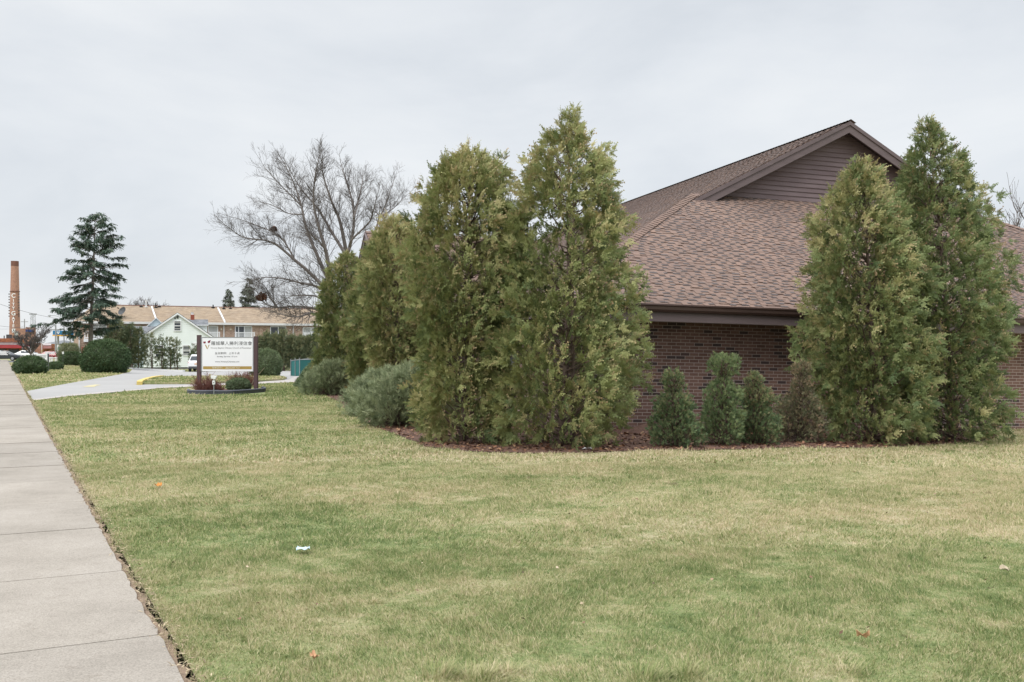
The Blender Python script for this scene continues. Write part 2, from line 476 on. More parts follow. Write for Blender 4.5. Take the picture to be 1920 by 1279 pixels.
M['yewlight'] = leaf_mat('clipped_yew_light', [(0, (.08, .12, .065)), (.5, (.14, .195, .10)), (1, (.25, .295, .155))], (.13, .08, .05), .12)
M['shrub'] = leaf_mat('upright_shrub', [(0, (.075, .12, .06)), (.5, (.15, .215, .10)), (1, (.28, .33, .15))], (.45, .27, .17), .2)
M['shrubbrown'] = leaf_mat('brown_shrub', [(0, (.09, .105, .06)), (.5, (.165, .175, .095)), (.8, (.28, .23, .14)), (1, (.40, .29, .19))], (.38, .25, .17), .15)
M['juniper'] = leaf_mat('grey_juniper', [(0, (.135, .17, .09)), (.5, (.265, .31, .17)), (1, (.43, .46, .28))], (.2, .14, .09), .15)
M['spruce'] = leaf_mat('spruce_needles', [(0, (.05, .085, .062)), (.5, (.085, .13, .092)), (1, (.16, .205, .135))], (.14, .10, .06), .12)
M['sprucefar'] = leaf_mat('distant_conifer', [(0, (.09, .105, .085)), (.5, (.13, .15, .115)), (1, (.18, .18, .14))], (.2, .15, .1), .1)
# ------------------------------------------------------------------ ground
LAWN_D = dict(res=1.5)


def build_ground():
    xs = np.concatenate([[-2500, -900, -400, -220], np.arange(-150, 60.1, 1.5), [120, 300, 900, 2500]])
    ys = np.concatenate([[-400, -100, -30], np.arange(-9, 200, 1.5), [260, 400, 900, 3000]])
    Xg, Yg = np.meshgrid(xs, ys)
    V = np.stack([Xg, Yg, terrain(Xg, Yg)], -1).reshape(-1, 3)
    nx, ny = len(xs), len(ys)
    i = np.arange(nx * ny).reshape(ny, nx)
    Fc = np.stack([i[:-1, :-1], i[:-1, 1:], i[1:, 1:], i[1:, :-1]], -1).reshape(-1, 4)
    o = np_mesh('lawn', V, Fc, M['lawn'], smooth=True)
    struct(o)


build_ground()


def drape(name, poly, mat, dz=.012, maxlen=2.0, thick=0.0):
    """a sheet following the terrain, polygon given as ground points"""
    bm = bmesh.new()
    vs = [bm.verts.new((p[0], p[1], 0)) for p in poly]
    bm.faces.new(vs)
    bmesh.ops.triangulate(bm, faces=bm.faces)
    for _ in range(7):
        ed = [e for e in bm.edges if e.calc_length() > maxlen]
        if not ed: break
        bmesh.ops.subdivide_edges(bm, edges=ed, cuts=1)
        bmesh.ops.triangulate(bm, faces=bm.faces)
    if thick:
        top = list(bm.faces)
        r = bmesh.ops.extrude_face_region(bm, geom=top)
        nv = set(v for v in r['geom'] if isinstance(v, bmesh.types.BMVert))
        for v in bm.verts: v.co.z = TZ(v.co.x, v.co.y) + (dz + thick if v in nv else -.05)
    else:
        for v in bm.verts: v.co.z = TZ(v.co.x, v.co.y) + dz
    bmesh.ops.recalc_face_normals(bm, faces=bm.faces)
    me = bpy.data.meshes.new(name)
    if not thick:
        for f in bm.faces:
            if f.normal.z < 0: f.normal_flip()
    bm.to_mesh(me); bm.free()
    me.materials.append(mat)
    o = bpy.data.objects.new(name, me); COL.objects.link(o)
    return struct(o)


def UV2(u, v):
    """u metres right of the pavement edge, v metres along it from E0"""
    p = E0 + SN * u + SD * v
    return (p[0], p[1])


# sidewalk slabs
SW = 1.62
JV = [-9.9, -8.06, -6.22, -4.4, -2.6, -.9, .80, 2.59, 4.52, 6.27, 8.2, 9.9, 11.9]
while JV[-1] < 165: JV.append(JV[-1] + 1.83)
sw = MB(); rr = random.Random(3)
for a, b in zip(JV, JV[1:]):
    wide = rr.random() < .2 or abs(a - 2.59) < .01 or abs(a - 8.2) < .01
    g = .016 if wide else .009
    ne = 14 if a < 12 else 3
    q = [UV2(-SW, a + g)] + [UV2(rr.uniform(-.022, .004), a + g + (b - a - 1.5 * g) * i / ne) for i in range(ne + 1)] + [UV2(-SW, b - g * .5)]
    d0_, d1_ = .022 + rr.uniform(-.005, .005), .022 + rr.uniform(-.005, .005)
    dz = [d0_] + [d0_ + (d1_ - d0_) * i / ne for i in range(ne + 1)] + [d1_]
    top = [Vector((x, y, TZ(x, y) + d)) for (x, y), d in zip(q, dz)]
    bot = [Vector((x, y, TZ(x, y) - .06)) for (x, y) in q]
    sw.face(top, [(a * .37, a * .61)] * len(q))
    for i in range(len(q)): sw.face([bot[i], bot[(i + 1) % len(q)], top[(i + 1) % len(q)], top[i]], [(a * .37, a * .61)] * 4)
struct(sw.build('sidewalk', M['slab']))
drape('sidewalk_joint_base', [UV2(-SW, -9.9), UV2(0, -9.9), UV2(0, 165), UV2(-SW, 165)], M['soil'], .006, 4)
e = random.Random(5)
edge = [UV2(e.uniform(.01, .06) if v < 40 else .1, v) for v in np.arange(-9.8, 60, .12)]
drape('soil_strip', [UV2(-.02, 60), UV2(-.02, -9.8)] + edge, M['soil'], .008, 3)
# street beyond the verge, left of the frame
drape('verge_kerb', [UV2(-4.2, -14), UV2(-4.05, -14), UV2(-4.05, 125), UV2(-4.2, 125)], M['walk'], .0, 4, .1)
drape('street', [UV2(-15, -14), UV2(-4.2, -14), UV2(-4.2, 125), UV2(-15, 125)], M['road'], .008, 6)
# side street crossing far away
drape('side_street', [UV2(-30, 131), UV2(1, 131), UV2(34, 139), UV2(60, 139), UV2(60, 150), UV2(-30, 148)], M['road'], .014, 6)

px = lambda L: [G(*p)[:2] for p in L]
LOTPX = ([(49, 734), (130, 719), (190, 708.5), (222, 703), (243, 698), (248, 692.8), (300, 695), (345, 697.2), (450, 696.5), (560, 695), (640, 695),
                         (640, 711), (560, 716.5), (480, 719.5), (370, 724), (300, 728), (180, 738), (61, 750)])
LOT = px(LOTPX)
drape('parking_lot', LOT, M['asphalt'], .010, 2)
PATH = px([(61, 750), (130, 741.5), (180, 737), (255, 731), (300, 726.5), (375, 721.5), (480, 717.5), (540, 713), (552, 707), (572, 706), (585, 716), (540, 718), (480, 720.5), (372, 725.2), (300, 729),
                           (180, 739.5), (130, 744), (64, 752)])
drape('concrete_path', PATH, M['walk'], .022, 1.5)
ISL = px([(262, 721.3), (272, 716.5), (285, 712.5), (305, 709), (345, 708.6), (420, 708), (520, 707), (538, 710.5), (530, 713.5), (480, 716.6), (420, 718.8), (370, 720.9)])
drape('grass_island', ISL, M['lawn'], .02, 1.5, .07)
drape('side_path', px([(128, 695.2), (158, 694.2), (158, 693), (128, 694)]), M['walk'], .02, 2)
drape('direction_arrow', px([(154.5, 726), (164, 723.8), (175.5, 722.2), (178, 721.6), (190, 722.6), (181, 723.9), (177, 726.2), (165, 726.4)]), M['yellowmark'], .018, 2)

# yellow kerb nose round the island
k = MB()
kp = [G(*p) for p in [(261.5, 722.2), (263, 720), (268, 717.5), (277, 714.3), (290, 711), (304, 709.2)]]
kk = []
for a, b in zip(kp, kp[1:]):
    d = Vector((b.x - a.x, b.y - a.y, 0)).normalized(); n = Vector((-d.y, d.x, 0)) * .12
    kk.append((a, b, n))
for a, b, n in kk:
    pts = [a - n, b - n, b + n, a + n]
    k.prism([p + Vector((0, 0, -.05)) for p in pts], (0, 0, .21))
o = k.build('yellow_kerb', M['yellow']); struct(o)
k = MB()
kp = [G(*p) for p in [(237, 692.6), (250, 693.2), (268, 694.4), (300, 696), (345, 697.6)]]
for a, b in zip(kp, kp[1:]):
    d = Vector((b.x - a.x, b.y - a.y, 0)).normalized(); n = Vector((-d.y, d.x, 0)) * .12
    k.prism([p + Vector((0, 0, -.05)) for p in (a - n, b - n, b + n, a + n)], (0, 0, .24))
struct(k.build('parking_kerb', M['offwhite']))

# mulch bed round the church
BEDPX = [(553, 716), (575, 725), (610, 741), (640, 757), (648, 769), (668, 780), (692, 797), (735, 812), (768, 826), (800, 838), (850, 844), (900, 849), (1000, 851), (1100, 850), (1200, 845), (1300, 845), (1400, 843),
         (1500, 840), (1620, 841), (1720, 837), (1830, 830), (1868, 821), (1878, 812)]
BED = [tuple(G(*p)[:2]) for p in BEDPX]
BEDPOLY = BED + [(7.5, 21.2), (3.0, 20.3), (.8, 19.7), (-2.4, 30), (-6.0, 44)]
# ragged outline
rb = random.Random(8); bp = []
for a, b in zip(BEDPOLY, BEDPOLY[1:] + BEDPOLY[:1]):
    n = max(1, int(math.dist(a, b) / .25))
    for i in range(n):
        t = i / n
        bp.append((a[0] + (b[0] - a[0]) * t + rb.uniform(-.05, .05), a[1] + (b[1] - a[1]) * t + rb.uniform(-.06, .06)))
drape('mulch_bed', bp, M['mulch'], .014, .8)


def inside(poly, X, Y):
    r = np.zeros(len(X), bool); n = len(poly)
    for i in range(n):
        x0, y0 = poly[i]; x1, y1 = poly[(i + 1) % n]
        c = ((y0 > Y) != (y1 > Y)) & (X < (x1 - x0) * (Y - y0) / (y1 - y0 + 1e-12) + x0)
        r ^= c
    return r


# mound of dark mulch against the wall between the big tree and the shrubs
def mound(name, c, rx, ry, h, mat):
    n, m = 28, 8; V = []; Fc = []
    for j in range(m + 1):
        r = j / m
        for i in range(n):
            a = 2 * math.pi * i / n
            x = c[0] + rx * r * math.cos(a); y = c[1] + ry * r * math.sin(a)
            V.append((x, y, TZ(x, y) - .01 + h * (math.cos(r * math.pi) + 1) / 2 * (1 + .12 * math.sin(3 * a + 7 * r))))
    for j in range(m):
        for i in range(n):
            Fc.append((j * n + i, j * n + (i + 1) % n, (j + 1) * n + (i + 1) % n, (j + 1) * n + i))
    o = np_mesh(name, V, Fc, mat, smooth=True); return struct(o)


mound('mulch_mound', (2.75, 19.15), 1.0, .62, .2, M['mulch'])


# ------------------------------------------------------------------ scattered meshes
def basis(D, up):
    D = D / np.linalg.norm(D, axis=1, keepdims=True)
    S = np.cross(D, up); l = np.linalg.norm(S, axis=1, keepdims=True); S = S / np.maximum(l, 1e-6)
    Z = np.cross(S, D)
    return D, S, Z


def scatter(tv, tf, Pos, D, up, scale, tint, tip=None, wid=None):
    """copies of a template (x along D, y sideways, z along up) -> V, F, tint, tip"""
    D, S, Z = basis(D, up)
    tv = np.asarray(tv, float); k = len(tv); n = len(Pos)
    sc = np.asarray(scale, float).reshape(-1, 1, 1)
    wd = np.ones((n, 1, 1)) if wid is None else np.asarray(wid).reshape(-1, 1, 1)
    V = Pos[:, None, :] + sc * (tv[None, :, 0:1] * D[:, None, :] + wd * tv[None, :, 1:2] * S[:, None, :] + tv[None, :, 2:3] * Z[:, None, :])
    Fc = (np.asarray(tf)[None] + (np.arange(n) * k)[:, None, None]).reshape(-1, len(tf[0]))
    tt = np.repeat(np.asarray(tint, float), k)
    x = np.clip(tv[:, 0], 0, 1) ** 1.4
    tp = (x[None, :] * (np.zeros(n) if tip is None else np.asarray(tip))[:, None]).ravel()
    return V.reshape(-1, 3), Fc, tt, tp


def frond(npair=6, wid=.085, spread=.5, droop=.3, ang=42, lift=.06):
    v = []; f = []

    def leaf(x0, y0, a, L, w, z0):
        ca, sa = math.cos(a), math.sin(a)
        i = len(v)
        zz = lambda x: -droop * x * x
        for (l, q) in ((0, 0), (.45, w), (1, 0), (.45, -w)):
            x = x0 + L * l * ca - q * sa; y = y0 + L * l * sa + q * ca
            v.append((x, y, zz(x) + z0 * l))
        f.append((i, i + 1, i + 2, i + 3))
    leaf(0, 0, 0, 1.0, wid * .45, 0)
    for j in range(npair):
        t = .12 + .74 * j / max(npair - 1, 1)
        L = spread * (1 - .62 * t) * (.75 + .25 * math.sin(5.3 * j + 1))
        for s in (-1, 1):
            leaf(t, 0, s * math.radians(ang - 12 * t), L, wid * .6, lift * (1 if (j % 2) else -1))
    return np.array(v), np.array(f)


FROND = frond(5, .095)
FROND_S = frond(4, .13, .5, .2, 48)
FROND_L = frond(5, .12, .45, .35, 45)
NEEDLE = frond(4, .10, .32, -.1, 35)
SPRAY = frond(5, .20, .42, .5, 55)


def rand_unit(n, g):
    v = g.normal(size=(n, 3)); return v / np.linalg.norm(v, axis=1, keepdims=True)


def prof(tbl, t):
    a = np.array(tbl); return np.interp(t, a[:, 0], a[:, 1])


def clump_tree(name, label, cat, base, H, R, axis_top=(0, 0), profile=None, nclump=130, per=46, size=.3, mat='thuja', tmpl=FROND, seed=1, csize=.30,
               group=None, trunks=1, holes=(), tipamt=.5, topyellow=.35, inner=.26, shr=.7, ssz=.85, droop=.15, crownbase=.03, barkmat='thujabark', trunk_r=.07, gap=0.0, tint0=.45, nfr=7, cmin=.45, lumps=.7, topbrown=.12):
    """a conifer built of tufted clumps of flat sprays round a trunk with limbs"""
    g = np.random.default_rng(seed)
    base = Vector(base)
    root = thing(name, label, cat, base, None, group)
    ax = np.array(axis_top, float)
    b = np.array(base)
    tb = MB(); rnd = random.Random(seed)
    for k in range(trunks):
        off = Vector((rnd.uniform(-.18, .18), rnd.uniform(-.12, .12), 0)) if trunks > 1 else Vector((0, 0, 0))
        pts = []; rad = []
        for i in range(9):
            t = i / 8 * (.93 if k == 0 else .75)
            pts.append(base + off * (1 - .3 * t) + Vector((ax[0] * t + .05 * math.sin(4 * t + k * 2), ax[1] * t + .04 * math.cos(5 * t + k), H * t - .08)))
            rad.append(trunk_r * (1 - .88 * t) * (1 if k == 0 else .7))
        tb.tube(pts, rad, 8)
    C = []; O = []; Rc = []; Tn = []; Sf = []; Th = []
    cum = np.linspace(crownbase, .985, 400); w = prof(profile, cum) + .12; w = np.cumsum(w); w /= w[-1]
    for i in range(nclump):
        t = float(np.interp((i + g.random()) / nclump, w, cum))
        a = i * 2.39996 + g.normal() * .35
        r0 = float(prof(profile, t)) * R
        lump = 1 + lumps * (.13 * math.sin(3 * a + 9 * t + seed) + .10 * math.sin(5 * a - 17 * t + 2 * seed))
        cr = csize * (cmin + (1.2 - cmin) * min(1, r0 / max(R * .8, .01))) * g.uniform(.7, 1.3)
        r = max(0, r0 * lump * g.uniform(.74, 1.07) - cr * shr - size * ssz * (.3 + .7 * min(1, r0 / (.6 * R))))
        if g.random() < inner: r *= g.uniform(.3, .7)
        c = b + np.array([ax[0] * t + r * math.cos(a), ax[1] * t + r * math.sin(a) * .95, H * t])
        skip = False
        for (hx, hz, hr) in holes:
            if math.hypot(c[0] - hx, c[2] - hz) < hr: skip = True
        if skip or g.random() < gap: continue
        out = np.array([math.cos(a), math.sin(a), .55 if t > .12 else .1])
        if t > .85: out = out + np.array([0, 0, 1.2])
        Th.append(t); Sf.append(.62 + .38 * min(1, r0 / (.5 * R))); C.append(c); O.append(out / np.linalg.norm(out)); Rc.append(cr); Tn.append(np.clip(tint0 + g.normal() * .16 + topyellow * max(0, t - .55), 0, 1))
        if i % 3 == 0 or r < r0 * .5:
            s = base + Vector((ax[0] * t * .8, ax[1] * t * .8, max(.1, H * t - r * .55)))
            m = (s + Vector(c)) / 2 - Vector((0, 0, .06))
            tb.tube([s, m, Vector(c)], [.018, .013, .005], 4, cap=False)
    C = np.array(C); O = np.array(O); Rc = np.array(Rc); Tn = np.array(Tn); Sf = np.array(Sf)
    ntf = max(3, per // nfr)
    n1 = len(C) * ntf; ci = np.repeat(np.arange(len(C)), ntf)
    loc = rand_unit(n1, g) * (g.random(n1) ** .4)[:, None]
    d = (loc * O[ci]).sum(1)
    loc += np.where(d < 0, -1.3 * d, 0)[:, None] * O[ci]          # keep to the outer half
    loc[:, 2] *= 1.2
    Tp = C[ci] + loc * Rc[ci][:, None]
    Td = O[ci] * .8 + loc * .9 + rand_unit(n1, g) * .35
    Td[:, 2] += .28 - droop - droop * 2.0 * np.clip(-loc[:, 2], 0, 1)
    Td /= np.linalg.norm(Td, axis=1, keepdims=True)
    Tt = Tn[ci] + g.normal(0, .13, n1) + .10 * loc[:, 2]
    Tb = (g.random(n1) < .16 + .4 * (g.random(len(C)) < .2)[ci]) | (g.random(n1) < topbrown * (np.array(Th)[ci] > .6))
    # each tuft: flat sprays fanning from one stem and nodding at the tips
    ti = np.repeat(np.arange(n1), nfr); n = len(ti)
    k_ = np.tile(np.arange(nfr), n1) / max(nfr - 1, 1)
    hor = np.array([0, 0, 1.0]) + .55 * rand_unit(n1, g); hor = hor - Td * (hor * Td).sum(1, keepdims=True); hor /= np.maximum(np.linalg.norm(hor, axis=1, keepdims=True), 1e-6)
    fan = (k_ - .5) * 2 * .95 + g.normal(0, .18, n)
    stem = size * 1.5 * (1 - np.abs(k_ - .5) * 1.3) * g.uniform(.3, 1, n)
    Pos = Tp[ti] + Td[ti] * stem[:, None] * .7
    D = Td[ti] * np.cos(fan)[:, None] + hor[ti] * np.sin(fan)[:, None]
    D[:, 2] -= droop * .9 * (.4 + stem / (size * 1.5)) - .05
    D += rand_unit(n, g) * .22
    up = np.cross(Td[ti], hor[ti]) + rand_unit(n, g) * .45
    sc = size * g.uniform(.6, 1.25, n) * Sf[ci][ti]
    tint = np.clip(Tt[ti] + g.normal(0, .07, n), 0, 1)
    tip = np.where(Tb[ti] & (g.random(n) < .7), g.uniform(.3, 1, n), np.where(g.random(n) < .05, .4, 0)) * tipamt * 2
    low = Pos[:, 2] < b[2] + .02
    keep = ~low
    V, Fc, tt, tp = scatter(tmpl[0], tmpl[1], Pos[keep], D[keep], up[keep], sc[keep], tint[keep], np.clip(tip, 0, 1)[keep])
    gz = b[2] + .01
    V[:, 2] = np.maximum(V[:, 2], gz + .02 * g.random(len(V)))
    np_mesh('crown', V, Fc, M[mat], {'tint': tt, 'tip': tp}, root)
    tb.build('trunk', M[barkmat], root, smooth=True)
    return root


def pp(rows, basey, topy, pxm):
    """(y px, half width px) rows -> profile over height"""
    return sorted([((basey - y) / (basey - topy), w / pxm) for y, w in rows])


ARB_GROUP = 'arborvitae trees along the church walls'


def arb(label, pxb, yb, ytop, rows, seed, pxtop=None, Y=None, **kw):
    g0 = G(pxb, yb) if Y is None else GX(pxb, Y)
    pxm = F / g0.y
    H = (yb - ytop) / pxm
    prf = pp(rows, yb, ytop, pxm)
    fat = kw.pop('fat', .22); prf = [(t, w * (1 + fat * min(t, .8))) for t, w in prf]
    R = max(w for _, w in prf)
    prf = [(t, w / R) for t, w in prf]
    ax = (((pxtop or pxb) - pxb) / pxm, 0)
    return clump_tree('arborvitae_tree', label, 'tree', g0, H, R, ax, prf, group=ARB_GROUP, seed=seed, **{'ssz': .6, **kw})


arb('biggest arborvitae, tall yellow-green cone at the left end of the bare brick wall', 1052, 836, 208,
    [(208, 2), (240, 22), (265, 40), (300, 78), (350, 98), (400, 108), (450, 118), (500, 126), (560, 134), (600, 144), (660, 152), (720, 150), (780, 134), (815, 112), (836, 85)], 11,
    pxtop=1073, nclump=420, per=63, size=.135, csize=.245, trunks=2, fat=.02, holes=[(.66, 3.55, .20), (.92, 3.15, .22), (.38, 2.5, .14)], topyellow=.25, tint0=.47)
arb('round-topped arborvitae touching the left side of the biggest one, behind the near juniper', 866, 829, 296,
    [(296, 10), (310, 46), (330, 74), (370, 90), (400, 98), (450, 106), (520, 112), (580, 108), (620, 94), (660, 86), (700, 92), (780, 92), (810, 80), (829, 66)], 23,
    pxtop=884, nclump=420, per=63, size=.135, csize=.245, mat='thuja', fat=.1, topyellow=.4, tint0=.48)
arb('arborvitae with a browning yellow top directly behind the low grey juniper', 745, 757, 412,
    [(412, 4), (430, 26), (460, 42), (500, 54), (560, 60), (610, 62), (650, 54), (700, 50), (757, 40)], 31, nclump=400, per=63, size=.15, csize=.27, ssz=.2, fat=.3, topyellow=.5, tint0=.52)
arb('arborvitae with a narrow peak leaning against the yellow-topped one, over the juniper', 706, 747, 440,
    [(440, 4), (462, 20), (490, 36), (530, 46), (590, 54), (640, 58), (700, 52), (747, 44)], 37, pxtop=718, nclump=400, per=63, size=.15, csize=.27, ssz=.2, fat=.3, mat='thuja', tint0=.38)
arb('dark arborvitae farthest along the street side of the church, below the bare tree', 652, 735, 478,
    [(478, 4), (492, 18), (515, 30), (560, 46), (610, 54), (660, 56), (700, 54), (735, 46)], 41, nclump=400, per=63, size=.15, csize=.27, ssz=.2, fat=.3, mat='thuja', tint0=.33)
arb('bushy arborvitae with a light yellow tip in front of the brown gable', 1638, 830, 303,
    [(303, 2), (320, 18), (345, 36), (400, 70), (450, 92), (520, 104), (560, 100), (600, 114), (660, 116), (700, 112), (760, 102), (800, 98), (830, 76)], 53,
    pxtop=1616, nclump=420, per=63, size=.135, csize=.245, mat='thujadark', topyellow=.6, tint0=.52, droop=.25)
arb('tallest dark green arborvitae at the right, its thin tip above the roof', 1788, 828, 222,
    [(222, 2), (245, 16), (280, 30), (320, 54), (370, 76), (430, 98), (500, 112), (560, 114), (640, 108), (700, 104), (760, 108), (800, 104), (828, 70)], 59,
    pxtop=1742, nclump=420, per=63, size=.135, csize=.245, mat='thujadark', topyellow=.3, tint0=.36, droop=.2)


def shrub(label, pxb, yb, ytop, rows, seed, dx, tipamt, tint0, mat='shrub', **kw):
    g0 = G(pxb, yb); pxm = F / g0.y
    H = (yb - ytop) / pxm; prf = pp(rows, yb, ytop, pxm); R = max(w for _, w in prf)
    prf = [(t, w / R) for t, w in prf]
    return clump_tree('upright_shrub', label, 'shrub', g0, H, R, (dx / pxm, 0), prf, nclump=520, per=30, size=.042, csize=.07, nfr=6, cmin=.6, lumps=1.1, shr=.1, ssz=.2, mat=mat, tmpl=FROND_S, seed=seed,
                      group='clipped upright shrubs along the brick wall', tipamt=tipamt, topyellow=.2, inner=.25, trunk_r=.03, droop=0, tint0=tint0, crownbase=.05, **kw)


shrub('upright green shrub nearest the biggest arborvitae, with a thin knobbly top', 1268, 838, 697, [(697, 13), (712, 17), (728, 14), (741, 9), (746, 26), (760, 32), (775, 30), (800, 42), (838, 38)], 71, -6, .5, .4, topbrown=.4)
shrub('tallest upright shrub, green with a wide tuft above a narrow waist', 1352, 835, 668, [(668, 20), (680, 27), (697, 21), (704, 8), (716, 8), (722, 18), (738, 30), (755, 26), (780, 37), (800, 36), (835, 34)], 73, 6, .1, .6)
shrub('short upright shrub with sparse brown top and dense blue-green base', 1424, 833, 700, [(700, 7), (712, 15), (724, 8), (735, 26), (752, 31), (764, 16), (772, 24), (785, 38), (810, 38), (833, 32)], 79, -10, .8, .45, topbrown=.7)
shrub('brownish upright shrub tucked against the bushy arborvitae', 1497, 829, 680, [(680, 7), (692, 14), (712, 10), (726, 17), (738, 12), (748, 30), (785, 42), (829, 38)], 83, 7, .7, .5, mat='shrubbrown', topbrown=.5)


# ------------------------------------------------------------------ clipped bushes (added dark core that blocks light + a skin of leaves)
def clipped(name, label, cat, c, rx, ry, rz, mat, n=5000, size=.07, seed=1, power=2.4, flat=.0, group=None, slope=0.0, tmpl=FROND_S, dirv=None, tint0=.5, lump=.06, z0=0.0, tipamt=.1, cz=.66):
    g = np.random.default_rng(seed); c = np.array(c, float)
    root = thing(name, label, cat, c, None, group)
    U = rand_unit(n, g); U[:, 2] = np.where(U[:, 2] < -.75, -U[:, 2], U[:, 2])
    U /= np.linalg.norm(U, axis=1, keepdims=True)

    def rad(U):
        s = (np.abs(U[:, 0]) ** power + np.abs(U[:, 1]) ** power + np.abs(U[:, 2]) ** power) ** (-1 / power)
        a = np.arctan2(U[:, 1], U[:, 0])
        return s * (1 + lump * np.sin(3 * a + 4 * U[:, 2] + seed) + lump * .8 * np.sin(7 * a - 6 * U[:, 2] + 2 * seed))
    ctr = c + np.array([0, 0, rz * cz + z0])

    def pos(U, k):
        q = U * rad(U)[:, None] * np.array([rx, ry, rz]) * k
        q[:, 2] += slope * q[:, 0]
        return ctr + q
    Pm = pos(U, g.uniform(.86, 1.0, n)[:, None])
    D = U / np.array([rx, ry, rz]); D /= np.linalg.norm(D, axis=1, keepdims=True)
    up = D.copy() + rand_unit(n, g) * .6
    D = D * .8 + rand_unit(n, g) * .55
    if dirv is not None: D += np.array(dirv)
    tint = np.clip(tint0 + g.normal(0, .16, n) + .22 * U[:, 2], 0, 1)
    keep = Pm[:, 2] > c[2] + .02
    V, Fc, tt, tp = scatter(tmpl[0], tmpl[1], Pm[keep], D[keep], up[keep], size * g.uniform(.7, 1.35, keep.sum()), tint[keep], (np.where(g.random(n) < .12, g.random(n), 0) * tipamt * 4).clip(0, 1)[keep])
    V[:, 2] = np.maximum(V[:, 2], c[2] + .01)
    # made-up solid core, dark, keeps light from passing through the leaves
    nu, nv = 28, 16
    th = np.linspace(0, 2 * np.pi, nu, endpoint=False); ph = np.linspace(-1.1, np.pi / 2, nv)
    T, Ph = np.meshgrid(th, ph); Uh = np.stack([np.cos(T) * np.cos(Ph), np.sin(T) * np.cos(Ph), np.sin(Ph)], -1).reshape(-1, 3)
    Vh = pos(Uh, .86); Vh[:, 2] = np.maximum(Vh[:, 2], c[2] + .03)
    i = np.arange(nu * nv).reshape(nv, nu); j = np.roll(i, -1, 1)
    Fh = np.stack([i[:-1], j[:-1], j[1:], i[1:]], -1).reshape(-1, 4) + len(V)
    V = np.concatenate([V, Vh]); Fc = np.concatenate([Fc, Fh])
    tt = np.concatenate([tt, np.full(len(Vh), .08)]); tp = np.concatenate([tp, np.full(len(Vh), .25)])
    np_mesh('foliage', V, Fc, M[mat], {'tint': tt, 'tip': tp}, root)
    st = MB(); rnd = random.Random(seed)
    for k_ in range(5):
        a = rnd.uniform(0, 6.3)
        st.tube([Vector(c) + Vector((rx * .12 * math.cos(a), ry * .12 * math.sin(a), -.05)), Vector(c) + Vector((rx * .35 * math.cos(a), ry * .35 * math.sin(a), rz * .5))], [.04 * min(1, rx), .02 * min(1, rx)], 5)
    st.build('stems', M['thujabark'], root)
    return root


def clip_px(name, label, cat, x0, x1, ytop, yb, mat, depth=1.0, Y=None, ybase=None, **kw):
    cx = (x0 + x1) / 2
    g0 = G(cx, ybase or (yb - 2)) if Y is None else GX(cx, Y)
    pxm = F / g0.y; rx = (x1 - x0) / 2 / pxm
    zt = EYE - (ytop - CY) / pxm
    H = zt - g0.z
    return clipped(name, label, cat, g0, rx, rx * depth, H / (1 + kw.get('cz', .66)), mat, **kw)


BG = 'clipped evergreen bushes round the driveway'
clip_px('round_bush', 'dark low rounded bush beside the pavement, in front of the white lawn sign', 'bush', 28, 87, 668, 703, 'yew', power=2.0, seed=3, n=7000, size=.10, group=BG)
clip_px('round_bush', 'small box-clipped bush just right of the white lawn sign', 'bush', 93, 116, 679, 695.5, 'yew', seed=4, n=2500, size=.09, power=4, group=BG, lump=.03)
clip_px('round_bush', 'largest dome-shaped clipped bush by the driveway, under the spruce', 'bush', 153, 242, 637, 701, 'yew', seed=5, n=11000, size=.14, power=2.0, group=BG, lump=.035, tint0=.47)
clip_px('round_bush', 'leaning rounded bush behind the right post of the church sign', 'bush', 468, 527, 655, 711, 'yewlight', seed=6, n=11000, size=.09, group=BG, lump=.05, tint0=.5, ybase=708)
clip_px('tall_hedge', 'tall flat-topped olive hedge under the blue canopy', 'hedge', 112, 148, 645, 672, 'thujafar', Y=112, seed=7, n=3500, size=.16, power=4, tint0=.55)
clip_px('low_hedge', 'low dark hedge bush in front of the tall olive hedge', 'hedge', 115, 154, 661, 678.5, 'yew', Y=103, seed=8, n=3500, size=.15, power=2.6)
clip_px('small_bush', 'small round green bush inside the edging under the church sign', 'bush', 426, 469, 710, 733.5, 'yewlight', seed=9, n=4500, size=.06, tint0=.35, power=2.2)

JG = 'spreading junipers along the street side of the church'


def juniper(label, pxb, yb, ytop, half, lean, seed, tint0, nc):
    g0 = G(pxb, yb); pm = F / g0.y; H = (yb - ytop) / pm
    clump_tree('spreading_juniper', label, 'shrub', g0, H, half / pm, (lean / pm, 0), [(0, .62), (.12, .85), (.35, 1), (.6, .92), (.82, .62), (1, .2)], nclump=nc, per=49, size=.10, csize=.17, mat='juniper', tmpl=NEEDLE,
               seed=seed, group=JG, inner=.3, droop=.02, trunk_r=.04, tint0=tint0, topyellow=.25, tipamt=.15, lumps=1.1, crownbase=.06, shr=.5, ssz=.4)


juniper('biggest grey-green juniper, low and wide, left of the round-topped arborvitae', 748, 798, 688, 96, 48, 12, .5, 560)
juniper('feathery grey juniper peeking out left of the biggest juniper', 694, 779, 698, 62, 36, 13, .42, 330)
juniper('dense rounded juniper at the foot of the farthest arborvitae', 607, 741, 680, 46, 24, 14, .44, 330)
clip_px('round_bush', 'sloping clipped bush at the far end of the church bed, beside the green screen', 'bush', 553, 648, 668, 727, 'yewlight', seed=15, n=14000, size=.10, slope=.75, depth=.9, power=2.1, group=BG, tint0=.5)


